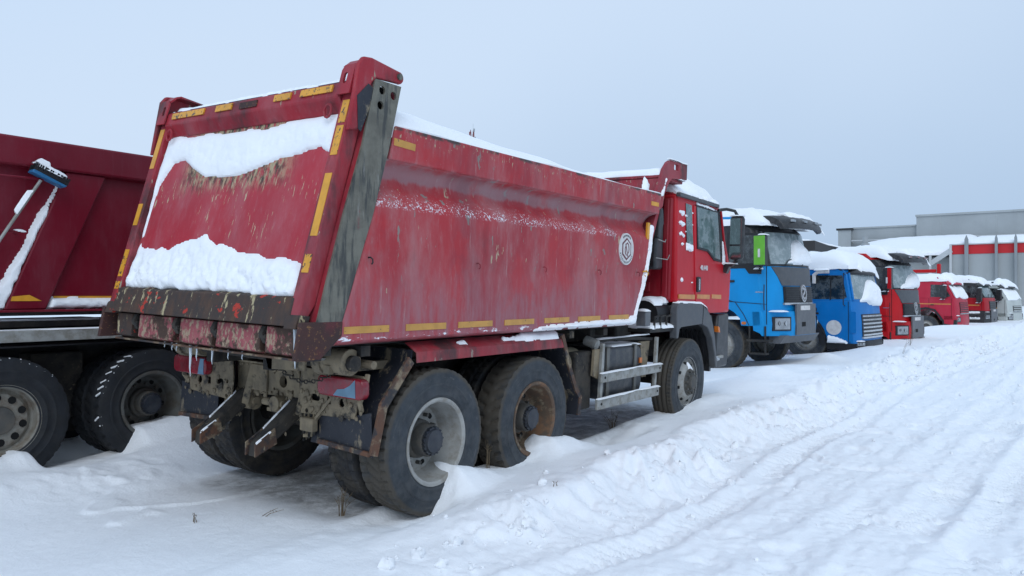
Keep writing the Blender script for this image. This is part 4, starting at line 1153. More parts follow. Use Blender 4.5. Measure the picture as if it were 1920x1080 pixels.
for z0, z1, xa, xb in ((0.775, 0.878, 7.03, 8.515), (0.50, 0.615, 6.965, 8.46)):
    g = T1.part('side_guard', MB().box(xa, xb, -0.012, 0.022, z0, z1), MAT['alu'], bevel=0.008)
    T1.part('guard_bolt', MB().cyl((xa + 0.08, -0.018, (z0 + z1) / 2), (xa + 0.08, 0.0, (z0 + z1) / 2), 0.014, n=8).cyl((xb - 0.05, -0.018, (z0 + z1) / 2), (xb - 0.05, 0.0, (z0 + z1) / 2), 0.014, n=8), MAT['chassis'], g)
for xa, xb, zt in ((7.09, 7.14, 1.18), (8.42, 8.47, 1.19)):
    T1.part('guard_post', MB().prism_y([(xa - 0.02, 0.50), (xa + 0.03, 0.50), (xb + 0.02, zt), (xb - 0.03, zt)], 0.024, 0.06), MAT['alu'], bevel=0.004)
T1.part('tank_bracket', MB().prism_y([(8.25, 0.72), (8.36, 0.72), (8.44, 1.14), (8.2, 1.14)], 0.12, 0.16), MAT['mud'])
T1.part('air_pipe', MB().tube([(7.2, 0.18, 1.19), (7.6, 0.15, 1.20), (8.1, 0.14, 1.185), (8.5, 0.13, 1.16)], 0.02, 8), MAT['chassis'])
T1.part('under_bed_box', MB().box(7.15, 7.45, 0.2, 0.5, 1.20, 1.32), MAT['chassis'], bevel=0.01)
T1.part('hydraulic_tank', MB().box(8.02, 8.42, 0.35, 1.2, 0.9, 1.62), MAT['chassis'], bevel=0.03)
# between bed and cab: intake, shelf, air lines
T1.part('engine_shelf', MB().box(8.32, 9.02, 0.06, 0.9, 1.24, 1.29), MAT['chassis'], bevel=0.005)
T1.part('air_filter', MB().cyl((8.62, 0.28, 1.45), (9.0, 0.28, 1.45), 0.17, n=20).cyl((8.9, 0.3, 1.5), (8.9, 0.9, 1.75), 0.09, n=14), MAT['black'])
for k in range(3):
    x0 = 8.45 + 0.17 * k
    T1.part('step_rail', MB().tube([(x0, 0.07, 1.28), (x0, 0.07, 1.42), (x0 + 0.13, 0.07, 1.44)], 0.014, 6), MAT['chassis'])
T1.part('lamp_block', MB().box(8.10, 8.24, 0.02, 0.14, 1.33, 1.50), MAT['trim_grey'], bevel=0.01)
T1.part('intake_snorkel', MB().box(8.62, 8.84, 0.16, 0.48, 2.0, 2.72), MAT['plastic'], bevel=0.03)
T1.part('tarp_arm', MB().prism_y([(8.40, 2.38), (8.45, 2.36), (8.55, 2.55), (8.52, 2.72), (8.46, 2.74), (8.42, 2.6)], 0.03, 0.10), MAT['plastic'], bevel=0.01)
T1.part('grab_wire', MB().tube([(8.42, 0.04, 2.35), (8.62, 0.04, 2.33), (8.68, 0.06, 2.36)], 0.006, 6).tube([(8.38, 0.04, 2.13), (8.70, 0.04, 2.12), (8.80, 0.06, 2.18)], 0.006, 6), MAT['alu'])
# --- cab
yb = 0.03
def cy(a, b, t):
    return (a, yb - t + 0.045 * max(0.0, b - 2.2), b)
mb = MB()
CP = [(8.98, 1.60), (9.78, 1.565), (10.10, 1.44), (10.88, 1.44), (10.92, 2.05), (10.82, 2.20), (10.52, 2.86), (10.40, 2.955), (8.98, 2.955)]
mb.panel([(p[0], p[1]) for p in CP], lambda a, b, t: (a, (yb + 0.045 * max(0, b - 2.2)) if t == 0 else (W - yb - 0.045 * max(0, b - 2.2)), b), 0, 1)
cab = T1.part('cab', mb, MAT['cab_red'], bevel=0.03)
# ribbed rear wall
rw = T1.part('cab_rear_wall', MB().box(8.925, 8.985, 0.10, W - 0.10, 1.62, 2.90), MAT['cab_rear_red'], cab, bevel=0.02)
for k in range(5):
    z0 = 1.72 + k * 0.20
    T1.part('wall_rib', MB().box(8.900, 8.926, 0.36, W - 0.36, z0, z0 + 0.13), MAT['cab_rear_red'], rw, bevel=0.012)
T1.part('corner_rib', MB().box(8.895, 8.924, 0.13, 0.20, 1.66, 2.88), MAT['cab_rear_red'], rw, bevel=0.012)
dpoly = [(9.585, 1.60), (9.80, 1.55), (10.10, 1.45), (10.655, 1.452), (10.62, 1.95), (10.56, 2.15), (10.37, 2.86), (9.50, 2.86)]
dr = T1.part('door', MB().panel(dpoly, cy, 0.0 - 0.01, 0.012), MAT['cab_red'], cab, bevel=0.006)
win = [(9.635, 2.325), (9.97, 2.305), (10.05, 2.27), (10.20, 2.20), (10.43, 2.185), (10.355, 2.835), (9.60, 2.845)]
big = [(9.605, 2.295), (9.96, 2.275), (10.04, 2.24), (10.19, 2.165), (10.47, 2.150), (10.385, 2.865), (9.57, 2.872)]
T1.part('window_seal', MB().panel(big, cy, 0.0, 0.0155, [win]), MAT['black'], dr)
T1.part('window', MB().panel(win, cy, 0.0, 0.0135), MAT['glass'], dr)
T1.part('door_pillar', MB().panel([(10.36, 2.86), (10.44, 2.86), (10.585, 2.16), (10.49, 2.15)], cy, 0.0, 0.018), MAT['black'], dr)
T1.part('door_handle', MB().panel(rrect(9.65, 1.83, 0.12, 0.20, 0.02), cy, 0.0, 0.03), MAT['black'], dr, bevel=0.008)
T1.part('handle_grip', MB().panel(rrect(9.635, 1.83, 0.035, 0.15, 0.015), cy, 0.0, 0.04), MAT['chrome'], dr)
T1.part('rear_window', MB().panel([(9.275, 2.355), (9.475, 2.345), (9.44, 2.85), (9.25, 2.86)], cy, 0.0, 0.006), MAT['glass'], cab)
for a, b in ((9.03, 9.54), (9.62, 10.06), (10.14, 10.50)):
    T1.part('reflective_strip', MB().panel([(a, 1.645), (b, 1.635), (b, 1.695), (a, 1.70)], cy, 0.0, 0.017), MAT['tape_orange'], cab)
T1.part('gutter', MB().bar((8.97, 0.04, 2.945), (10.36, 0.055, 2.925), 0.06, 0.05), MAT['grey_plastic'], cab, bevel=0.008)
T1.part('roof', MB().slab(lambda u, v, d: (9.0 + 1.42 * u, 0.10 + (W - 0.2) * v, 2.955 + d * math.sqrt(max(0, 1 - (2 * u - 1) ** 6)) * math.sqrt(max(0, 1 - (2 * v - 1) ** 6))), 18, 18, 0.16), MAT['cab_red'], cab)
T1.part('windshield', MB().box(10.55, 10.56, 0.2, 0.3, 2.2, 2.3).slab(lambda u, v, d: (10.83 - 0.31 * v + d, 0.13 + (W - 0.26) * u, 2.22 + 0.62 * v), 6, 4, 0.012), MAT['glass_dark'], cab)
# lettering on the door
def text_mesh(name, body, size, mat, ext=0.003):
    cu = bpy.data.curves.new(name, 'FONT')
    cu.body = body; cu.size = size; cu.extrude = ext; cu.align_x = 'CENTER'; cu.align_y = 'CENTER'
    ob = bpy.data.objects.new(name, cu)
    col.objects.link(ob)
    dg = bpy.context.evaluated_depsgraph_get()
    me = bpy.data.meshes.new_from_object(ob.evaluated_get(dg))
    bpy.data.objects.remove(ob)
    bpy.data.curves.remove(cu)
    me.materials.clear(); me.materials.append(mat)
    me.name = name
    return me
link('lettering', text_mesh('lettering', '40.440', 0.095, MAT['white_metal']), dr, T1.loc((9.83, yb - 0.016, 2.05)), (R_(90), 0, 0))
# mirror
T1.part('mirror_arm', MB().tube([(10.30, 0.02, 2.865), (10.40, -0.06, 2.885), (10.48, -0.15, 2.865), (10.51, -0.18, 2.80)], 0.022, 8), MAT['plastic'], cab)
T1.part('mirror_arm', MB().tube([(10.60, 0.0, 2.10), (10.57, -0.10, 2.12), (10.51, -0.18, 2.17)], 0.028, 8), MAT['plastic'], cab)
T1.part('mirror_foot', MB().bar((10.60, 0.03, 2.02), (10.60, -0.02, 2.14), 0.09, 0.12), MAT['plastic'], cab)
mir_ = T1.part('mirror', MB().box(10.45, 10.56, -0.285, -0.085, 2.185, 2.795), MAT['plastic'], cab, bevel=0.045)
T1.part('mirror_glass', MB().box(10.443, 10.4495, -0.265, -0.105, 2.40, 2.76), MAT['mirror'], mir_)
T1.part('wide_mirror_glass', MB().box(10.443, 10.4495, -0.265, -0.105, 2.22, 2.375), MAT['mirror'], mir_)
T1.part('pillar_trim', MB().bar((10.44, 0.05, 2.88), (10.64, 0.02, 2.14), 0.03, 0.05, (0, 1, 0)), MAT['cab_red'], cab)
# front wing, arch, bumper
th = [R_(a) for a in range(0, 181, 15)]
def arch(c, r, a0, a1, n=12):
    return [(c[0] + r[0] * math.cos(R_(a0 + (a1 - a0) * i / n)), c[1] + r[1] * math.sin(R_(a0 + (a1 - a0) * i / n))) for i in range(n + 1)]
ou = [(8.96, 1.15), (8.955, 1.50), (9.0, 1.585), (9.06, 1.60), (9.75, 1.575), (9.96, 1.51), (10.14, 1.37), (10.26, 1.16), (10.345, 0.90), (10.40, 0.69)]
inn = [(10.33, 0.69), (10.29, 0.86), (10.17, 1.10), (10.00, 1.25), (9.80, 1.305), (9.10, 1.285), (9.05, 1.26), (9.02, 1.15)]
wing = T1.part('wing', MB().prism_y(ou + inn, 0.0, 0.10), MAT['grey_plastic'], bevel=0.012)
T1.part('wing', MB().prism_y(ou + inn, W - 0.10, W), MAT['grey_plastic'], bevel=0.012)
T1.part('wing_seam', MB().prism_y([(9.795, 1.31), (9.805, 1.31), (9.825, 1.565), (9.815, 1.565)], -0.003, 0.02), MAT['hole'], wing)
T1.part('wheel_arch', MB().prism_y([(8.98, 1.27), (9.1, 1.32), (9.8, 1.34), (10.05, 1.27), (10.22, 1.10), (10.36, 0.75), (10.36, 0.62), (10.42, 0.62), (10.42, 1.4), (9.0, 1.56), (8.95, 1.3)], 0.105, 0.62), MAT['plastic'], wing)
for k in range(7):
    T1.part('arch_rib', MB().bar((10.345 - 0.02 * k, 0.16 + 0.06 * k, 0.72), (10.12 - 0.02 * k, 0.16 + 0.06 * k, 1.20), 0.02, 0.03), MAT['black'], wing)
T1.part('bumper', MB().prism_y([(10.44, 0.66), (10.90, 0.66), (10.95, 0.8), (10.93, 1.42), (10.50, 1.42), (10.44, 1.0)], 0.045, W - 0.045), MAT['plastic'], bevel=0.03)
T1.part('turn_lamp', MB().panel([(10.33, 1.26), (10.385, 1.24), (10.41, 1.17), (10.35, 1.18)], lambda a, b, t: (a, 0.04 - t, b), 0.0, 0.06), MAT['amber'], wing)
T1.part('fog_lamp', MB().box(10.38, 10.50, 0.0, 0.06, 0.77, 0.84), MAT['lamp_white'], bevel=0.02)
T1.part('step', MB().box(10.42, 10.64, 0.0, 0.10, 0.80, 0.84), MAT['alu'], bevel=0.01)
T1.part('front_hook', MB().box(10.92, 11.16, 0.30, 0.42, 0.60, 0.66).box(10.92, 11.04, 0.42, 0.52, 0.66, 0.74), MAT['chassis'], bevel=0.008)
# --- snow lying on the truck
sn = MB()
UP = [(2.19, 2.927), (1.65, 2.906), (0.98, 2.895), (0.160, 2.941), (0.160, 2.819), (0.160, 2.629), (0.235, 2.66), (0.318, 2.701), (0.423, 2.686), (0.611, 2.654), (0.807, 2.624), (0.978, 2.587), (1.124, 2.555), (1.349, 2.539), (1.603, 2.562), (1.822, 2.641), (1.965, 2.703), (2.11, 2.71), (2.179, 2.618), (2.235, 2.517), (2.245, 2.372), (2.245, 2.104), (2.25, 2.0), (2.275, 2.007), (2.28, 2.923)]
LO = [(2.28, 1.664), (2.28, 2.104), (2.233, 2.015), (2.109, 1.993), (1.819, 1.997), (1.749, 2.035), (1.502, 2.046), (1.382, 2.086), (1.256, 2.033), (1.029, 1.992), (0.93, 1.954), (0.717, 1.954), (0.584, 1.918), (0.418, 1.93), (0.227, 1.889), (0.165, 1.80), (0.165, 1.669), (1.088, 1.663)]
pan = lambda a, b, t: on_gate(a, b, t - 0.055)
snow_patch(sn, UP, pan, 0.030, 0.013, 0.11, 0.008, 3, 0.22, 0.5)
def pile(A, B):
    return np.clip(1.25 - (B - 1.66) * 2.2, 0.35, 1.3)
snow_patch(sn, LO, pan, 0.055, 0.012, 0.09, 0.030, 5, 0.45, 0.7, pile)
snow_patch(sn, [(0.16, 3.20 - 0.16), (2.28, 3.04), (2.28, 3.12), (1.2, 3.10), (0.16, 3.10)], lambda a, b, t: (xr(3.18) + (b - 3.04) * 1.5 + 0.02, a, 3.150 + t), 0.035, 0.02, 0.03, 0.006, 8)
# heap in the bed, above the rails
def heap(x, y):
    e = min(1.0, min(y - 0.02, W - 0.02 - y) / 0.5); e = max(0, e)
    z = np.interp(x, [3.8, 4.2, 5.0, 6.2, 7.0, 8.3], [3.055, 3.045, 3.005, 2.965, 2.935, 2.905])
    e = max(0.0, min(1.0, min(y - 0.02, W - 0.02 - y) / 0.28))
    return 2.885 + (z + 0.02 - 2.885) * (1 - (1 - e) ** 2) + 0.006 * e + 0.02 * float(fbm(x, y, 0.6, 3, 401))
def heapfn(u, v, d):
    x = 3.86 + (8.40 - 3.86) * u; y = 0.018 + (W - 0.036) * v
    return (x, y, heap(x, y) if d > 0 else 2.80)
sn.slab(heapfn, 70, 40, 0.01)
snow_cap(sn, 8.46, 9.20, 0.05, W - 0.05, 3.126, 0.095, 14, 40, 411, 0.10, 0.3, 0.005)
for y0 in (0.02, W - 0.075):
    snow_cap(sn, 8.64, 9.20, y0, y0 + 0.052, 3.335, 0.018, 12, 5, 412, 0.03, 0.2, 0.004)
snow_cap(sn, 9.03, 10.45, 0.10, W - 0.10, lambda x, y: 2.965 + 0.13 * min(1, max(0, min(y - 0.10, W - 0.10 - y) / 0.3)) * min(1, max(0, (10.5 - x) / 0.4)), 0.19, 44, 44, 413, 0.30, 0.9, 0.05)
for k in range(9):
    x0 = 9.05 + 0.14 * k
    snow_cap(sn, x0, x0 + random.uniform(0.1, 0.2), 0.035, 0.13, lambda x, y: 2.972 - (x - 9) * 0.012, random.uniform(0.02, 0.06), 8, 7, 470 + k, 0.06, 0.7, 0.02)
# corner snow by the bracket, hem snow along the floor edge
snow_patch(sn, [(8.20, 2.90), (8.32, 2.90), (8.33, 3.0), (8.27, 3.05), (8.22, 3.0)], lambda a, b, t: (a, 0.16 - t, b), 0.04, 0.015, 0.05, 0.01, 415)
snow_patch(sn, [(8.40, 2.86), (8.48, 2.86), (8.58, 3.08), (8.56, 3.1), (8.52, 3.0)], lambda a, b, t: (a, 0.028 - t, b), 0.02, 0.012, 0.02, 0.003, 416)
snow_patch(sn, [(5.70, 1.373), (7.72, 1.373), (7.80, 1.47), (7.72, 1.47), (7.60, 1.425), (6.6, 1.425), (5.95, 1.405)], flat_y(0.0), 0.05, 0.014, 0.03, 0.006, 417, 0.5)
snow_patch(sn, [(x_front(z) + 0.005, z) for z in (1.38, 1.6, 1.8, 2.0, 2.2, 2.40, 2.50)] + [(x_front(z) - 0.045, z) for z in (2.48, 2.2, 2.0, 1.8, 1.6, 1.42)], flat_y(0.0), 0.03, 0.012, 0.022, 0.004, 418, 0.5)
snow_patch(sn, [(5.35, 0.04), (6.2, 0.01), (6.27, 0.06), (6.25, 0.11), (5.75, 0.11), (5.6, 0.085), (5.35, 0.075)], lambda a, b, t: (a, b - 0.005, 1.268 + (b + 0.005) * 0.58 + t), 0.03, 0.014, 0.03, 0.005, 419, 0.7)
snow_patch(sn, [(4.72, 0.04), (4.85, 0.03), (4.84, 0.07), (4.74, 0.075)], lambda a, b, t: (a, b, 1.268 + (b + 0.005) * 0.58 + t), 0.02, 0.012, 0.03, 0.004, 420)
# shelf, wing, guards, arms
snow_cap(sn, 8.32, 9.02, 0.05, 0.5, 1.292, 0.055, 16, 12, 421, 0.12, 0.4, 0.015)
snow_cap(sn, 8.60, 9.0, 0.15, 0.42, lambda x, y: 1.45 + math.sqrt(max(0, 0.03 - (y - 0.28) ** 2)), 0.05, 14, 10, 422, 0.1, 0.5, 0.01)
snow_cap(sn, 8.85, 8.99, 0.12, 2.0, 1.60, 0.07, 6, 26, 423, 0.08, 0.5, 0.02)
snow_cap(sn, 9.0, 9.98, -0.002, 0.10, lambda x, y: float(np.interp(x, [9.0, 9.75, 9.98], [1.59, 1.578, 1.50])), 0.03, 20, 6, 424, 0.06, 0.4, 0.003)
for z1, xa, xb in ((0.878, 7.03, 8.515), (0.615, 6.965, 8.46)):
    snow_cap(sn, xa, xb, -0.012, 0.022, z1 - 0.004, 0.012, 40, 5, 425, 0.02, 0.8, 0.0)
for yb_, xt, zt in ((0.93, 3.50, 0.52), (1.60, 3.49, 0.52)):
    snow_patch(sn, [(xt + 0.12, 0.045), (xt + 0.36, 0.045), (xt + 0.36, 0.055), (xt + 0.12, 0.058)], lambda a, b, t: (a, yb_ + b, zt + 0.048 + (a - xt) * 0.76 + t), 0.014, 0.006, 0.01, 0.003, 426)
    snow_patch(sn, [(xt - 0.03, -0.062), (xt + 0.10, -0.062), (xt + 0.10, -0.052), (xt - 0.03, -0.052)], lambda a, b, t: (a, yb_ + b, zt + 0.055 + (a - xt + 0.03) * 0.56 + t), 0.010, 0.005, 0.006, 0.003, 427)
snow_cap(sn, 7.5, 8.2, 0.11, 0.5, 1.113, 0.02, 14, 10, 428, 0.1, 0.6, 0.0)
snow_cap(sn, 8.10, 8.24, 0.02, 0.14, 1.50, 0.03, 8, 8, 429, 0.05, 0.3, 0.0)
snow_cap(sn, 7.18, 8.45, 0.11, 0.17, 1.213, 0.02, 26, 5, 430, 0.03, 0.8, 0.0)
# mirror, window ledges, blown spots on the cab side
snow_cap(sn, 10.45, 10.56, -0.28, -0.09, 2.793, 0.02, 8, 8, 431, 0.05, 0.3, 0.0)
snow_cap(sn, 10.50, 10.62, -0.18, 0.02, 2.13, 0.025, 8, 8, 432, 0.05, 0.3, 0.0)
snow_patch(sn, [(9.27, 2.27), (9.46, 2.25), (9.46, 2.335), (9.38, 2.345), (9.27, 2.36)], cy, 0.02, 0.01, 0.02, 0.004, 433)
for k, (a, b, s) in enumerate([(9.10, 2.74, 0.05), (9.16, 2.73, 0.05), (9.11, 2.60, 0.045), (9.17, 2.585, 0.04), (9.11, 2.465, 0.04), (9.17, 2.45, 0.03), (9.12, 2.33, 0.03), (9.14, 1.88, 0.03), (9.49, 1.85, 0.025), (9.47, 2.75, 0.02), (9.46, 2.6, 0.018), (9.26, 2.7, 0.02), (9.26, 2.5, 0.018)]):
    q = [(a + s * 1.35 * math.cos(R_(45 * i)) * (0.5 + 0.7 * random.random()), b + 0.62 * s * math.sin(R_(45 * i)) * (0.4 + 0.9 * random.random())) for i in range(8)]
    snow_patch(sn, q, cy, 0.014, 0.006, 0.02, 0.003, 440 + k, 1.0)
snow_patch(sn, [(9.62, 2.87), (10.0, 2.855), (10.3, 2.84), (10.3, 2.87), (9.95, 2.90), (9.62, 2.905)], cy, 0.02, 0.01, 0.02, 0.004, 460)
snow_patch(sn, [(10.50, 2.13), (10.60, 2.1), (10.58, 2.25), (10.52, 2.45), (10.49, 2.45)], cy, 0.03, 0.01, 0.02, 0.004, 461)
# on the front wheel's disc
snow_patch(sn, [(9.32, 0.70), (9.44, 0.82), (9.56, 0.74), (9.56, 0.66), (9.45, 0.72), (9.38, 0.66)], lambda a, b, t: (a, 0.16 - 0.118 - t, b), 0.03, 0.014, 0.03, 0.004, 462)
free('snow_load', sn, MAT['snow'], 'snow stuck to and lying on the near red dump truck', 'snow', None, 'stuff', T1.o, OFF)
# --- icicles
for k, (yy, xx, z0, l, r) in enumerate([(1.32, 3.22, 1.268, 0.22, 0.012), (1.24, 3.22, 1.268, 0.10, 0.008), (1.05, 3.22, 1.268, 0.11, 0.008), (0.115, 3.19, 1.485, 0.27, 0.014), (1.66, 3.22, 1.268, 0.035, 0.006), (1.56, 3.22, 1.268, 0.05, 0.006), (1.50, 3.22, 1.268, 0.05, 0.006), (0.86, 3.22, 1.268, 0.06, 0.006), (0.70, 3.22, 1.268, 0.05, 0.006)]):
    mb = MB().tube([(0, 0, 0.01), (0.002, 0.001, -l * 0.3), (-0.002, 0.002, -l * 0.7), (0.001, 0, -l)], [r, r * 0.75, r * 0.5, r * 0.12], 8)
    p = Matrix.Rotation(ROLL, 3, 'X') @ Vector((xx, yy, z0)) + Vector((0, 3.9, 0))
    o = free('icicle', mb, MAT['ice'], ['long icicle under the left half of the red truck rear beam', 'shorter icicle just right of the longest one under the rear beam', 'thin icicle under the middle of the red truck rear beam', 'long icicle hanging from the right end of the rusty tailgate sill', 'tiny icicle at the left under the rear beam', 'tiny icicle under the rear beam, second from the left', 'tiny icicle under the rear beam, third from the left', 'short icicle under the rear beam right of the middle', 'shortest icicle on the right half of the rear beam'][k], 'icicle', 'icicles under the rear beam')
    o.location = p
# ------------------------------------------------------------------ dark red tipper standing beyond the near truck (x forward, parallel to it)
O2 = (5.6, 8.78, 0.0)
T2 = Thing('dump_truck', 'dark crimson dump truck at the left edge with slanted ribs on its bed', 'truck', O2, (0, 0, 0), O2)
Y2 = 7.55
fy2 = lambda a, b, t: (a, Y2 - t, b)
bs = T2.part('bed_side', MB().box(1.6, 7.6, Y2 + 0.075, Y2 + 0.11, 1.56, 2.86), MAT['dark_red'])
T2.part('top_rail', MB().box(1.5, 7.7, Y2 - 0.03, Y2 + 0.16, 2.842, 3.105), MAT['dark_red'], bs, bevel=0.02)
T2.part('bottom_flange', MB().box(1.5, 7.6, Y2 - 0.02, Y2 + 0.12, 1.535, 1.557), MAT['dark_red'], bs, bevel=0.006)
for k in range(-1, 4):
    x0 = 2.92 + 1.36 * k
    T2.part('bed_rib', MB().panel([(x0, 1.557), (x0 + 0.345, 1.557), (x0 + 0.885, 2.842), (x0 + 0.515, 2.842)], fy2, -0.08, -0.004), MAT['dark_red'], bs, bevel=0.015)
    T2.part('reflective_strip', MB().panel([(x0 + 0.05, 1.635), (x0 + 0.305, 1.635), (x0 + 0.20, 1.69), (x0 + 0.06, 1.675)], fy2, -0.02, 0.0), MAT['tape'], bs)
    T2.part('reflective_strip', MB().panel([(x0 + 0.42, 1.645), (x0 + 1.32, 1.645), (x0 + 1.33, 1.68), (x0 + 0.44, 1.68)], fy2, -0.09, -0.072), MAT['tape'], bs)
T2.part('bed_side', MB().box(1.6, 7.6, Y2 + 2.36, Y2 + 2.40, 1.56, 3.1), MAT['dark_red'])
T2.part('bed_floor', MB().box(1.6, 7.6, Y2 + 0.12, Y2 + 2.35, 1.50, 1.60), MAT['chassis'])
T2.part('headboard', MB().box(7.6, 7.68, Y2, Y2 + 2.43, 1.55, 3.2), MAT['dark_red'])
T2.part('tailgate', MB().box(1.50, 1.58, Y2, Y2 + 2.43, 1.55, 3.1), MAT['dark_red'])
T2.part('guard_rail', MB().box(1.4, 7.4, Y2 - 0.03, Y2 + 0.03, 1.268, 1.372), MAT['alu'], bevel=0.008)
T2.part('gap_strip_shelf', MB().box(1.4, 7.4, Y2 + 0.16, Y2 + 0.95, 1.395, 1.452), MAT['chassis'])  # added dark ledge under the snow strip that stands for the bright gap
for yy in (Y2 + 0.80, Y2 + 1.55):
    T2.part('frame_rail', MB().box(1.7, 10.2, yy, yy + 0.08, 0.82, 1.35), MAT['chassis'])
T2.part('mudguard', MB().box(1.9, 5.3, Y2 + 0.05, Y2 + 0.72, 1.215, 1.23), MAT['black'])
T2.part('light_block_plate', MB().box(1.9, 9.0, Y2 + 0.98, Y2 + 1.02, 0.25, 0.9), MAT['chassis'])  # plate added to stop light coming through behind the wheels
T2.part('dark_filler_box', MB().box(3.36, 3.86, Y2 + 0.55, Y2 + 0.95, 0.45, 1.12), MAT['dark_mud'], bevel=0.02)  # box added to keep the space between the wheels dark
for x0 in (2.92, 4.30):
    T2.part('axle', MB().cyl((x0, Y2 + 0.3, 0.565), (x0, Y2 + 2.1, 0.565), 0.09, n=14), MAT['chassis'])
    wheel(T2.o, T2.loc((x0, Y2 + 0.145, 0.575)), 'rim_flat' if x0 < 3 else 'rim_dark', 'tyre_dark', vents='vents_flat' if x0 < 3 else 'vents_deep', cap=x0 > 3, hub='hub', spin=0.4 * x0)
    wheel(T2.o, T2.loc((x0, Y2 + 0.475, 0.575)), 'rim_dark', 'tyre_dark', hub=None, cap=False, flip=True)
    wheel(T2.o, T2.loc((x0, Y2 + 2.0, 0.575)), 'rim_dark', 'tyre_dark', hub=None, cap=False)
    wheel(T2.o, T2.loc((x0, Y2 + 2.33, 0.575)), 'rim_dark', 'tyre_dark', flip=True)
for yy, fl_ in ((Y2 + 0.15, False), (Y2 + 2.3, True)):
    wheel(T2.o, T2.loc((8.6, yy, 0.575)), 'rim_steer', 'tyre_dark', hub='hub_steer', cap=False, flip=fl_)
T2.part('cab', MB().prism_y([(7.9, 1.0), (9.9, 0.9), (9.98, 1.9), (9.7, 2.75), (9.5, 2.85), (7.9, 2.85)], Y2 + 0.02, Y2 + 2.4), MAT['dark_red'], bevel=0.05)
T2.part('cab_window', MB().prism_y([(8.5, 1.95), (9.6, 1.9), (9.45, 2.6), (8.5, 2.6)], Y2 + 0.012, Y2 + 0.03), MAT['glass_dark'])
# rungs welded to the bed side
for z0, x1 in ((2.722, 3.20), (2.238, 3.01), (1.76, 2.8)):
    T2.part('ladder_rung', MB().tube([(2.30, Y2 + 0.09, z0), (2.32, Y2 - 0.08, z0), (x1, Y2 - 0.08, z0 + 0.012), (x1 + 0.015, Y2 + 0.08, z0 + 0.012)], 0.011, 8), MAT['dark_red'], bs)
sn2 = MB()
snow_patch(sn2, [(2.80, 1.56), (2.93, 1.56), (3.13, 2.06), (3.40, 2.72), (3.41, 2.80), (3.365, 2.68), (3.22, 2.42), (3.05, 2.05), (2.86, 1.70)], lambda a, b, t: (a, Y2 + 0.073 - t * 1.2, b), 0.055, 0.016, 0.03, 0.006, 501)
snow_patch(sn2, [(3.275, 1.56), (4.28, 1.56), (4.30, 1.645), (3.7, 1.66), (3.45, 1.665), (3.32, 1.65)], lambda a, b, t: (a, Y2 + 0.073 - t, b), 0.075, 0.016, 0.04, 0.008, 502)
snow_patch(sn2, [(1.8, 1.56), (2.86, 1.56), (2.9, 1.66), (2.8, 1.72), (2.3, 1.66), (1.9, 1.65)], lambda a, b, t: (a, Y2 + 0.073 - t, b), 0.075, 0.016, 0.04, 0.008, 503)
snow_cap(sn2, 1.45, 3.84, Y2 + 0.16, Y2 + 0.5, 1.452, 0.022, 20, 8, 504, 0.05, 0.3, 0.002)  # strip of snow added in place of the bright gap below the bed
snow_cap(sn2, 1.4, 7.4, Y2 - 0.03, Y2 + 0.03, 1.370, 0.012, 40, 5, 505, 0.03, 0.6, 0.0)
snow_cap(sn2, 2.95, 3.05, Y2 - 0.10, Y2 - 0.04, 2.248, 0.022, 8, 6, 506, 0.04, 0.3, 0.0)
for x0, k0, k1 in ((4.30, 84, 210), (2.92, 35, 100)):
    for a in range(k0, k1, 8):
        if random.random() < 0.22:
            continue
        t = R_(a + random.uniform(-1.5, 1.5)); fr_ = random.uniform(0.2, 1.0)
        c, s = math.cos(t), math.sin(t)
        r0, r1 = (0.555, 0.545) if a < 120 or a > 160 else (0.563, 0.535)
        sn2.bar((x0 + c * (0.556 - 0.04 * fr_), Y2 + 0.012, 0.575 + s * (0.556 - 0.04 * fr_)), (x0 + c * 0.558, Y2 + 0.035, 0.575 + s * 0.558), 0.009, 0.010, (c, 0, s))
        if x0 > 4 and 110 < a < 190:
            sn2.bar((x0 + c * 0.557, Y2 + 0.02, 0.575 + s * 0.557), (x0 + math.cos(t + 0.07) * 0.563, Y2 + 0.08, 0.575 + math.sin(t + 0.07) * 0.563), 0.014, 0.012, (c, 0, s))
free('snow_load', sn2, MAT['snow'], 'snow caught along the slanted rib and ledges of the dark crimson dump truck, plus a strip for the bright gap', 'snow', None, 'stuff', T2.o, O2)

# long-handled brush leaning on the rungs
B0 = (3.0, Y2 - 0.12, 2.3)
TB = Thing('snow_brush', 'black and blue long-handled brush hung on the dark crimson truck bed, snow on its head', 'brush', B0, (0, 0, 0), B0)
yb2 = Y2 - 0.105
TB.part('handle', MB().tube([(2.60, yb2, 1.755), (2.88, yb2, 2.235), (3.165, yb2, 2.72)], 0.014, 10), MAT['alu'])
hd = Vector((3.235, yb2, 2.765)); ax_ = Vector((0.885, 0, -0.36)).normalized(); up_ = Vector((0.36, 0, 0.885)).normalized()
def bh(a, b, c):
    return tuple(hd + ax_ * a + up_ * b + Vector((0, c, 0)))
mb = MB(); mb.panel([(-0.155, -0.045), (0.14, -0.045), (0.155, -0.02), (-0.15, -0.012)], lambda a, b, t: bh(a, b, t), -0.05, 0.05)
TB.part('brush_head', mb, MAT['blue_plastic'], bevel=0.006)
mb = MB()
for i in range(34):
    for j in range(6):
        a = -0.148 + 0.3 * i / 33; c = -0.05 + 0.10 * j / 5
        a2 = a + random.uniform(-0.012, 0.012); c2 = c * 1.25 + random.uniform(-0.01, 0.01)
        mb.add([bh(a - 0.006, -0.015, c), bh(a + 0.006, -0.015, c), bh(a2 + 0.006, 0.045, c2), bh(a2 - 0.006, 0.045, c2)], [(0, 1, 2, 3)])
br_ = TB.part('bristles', mb, MAT['black']); br_['kind'] = 'stuff'
sb = MB()
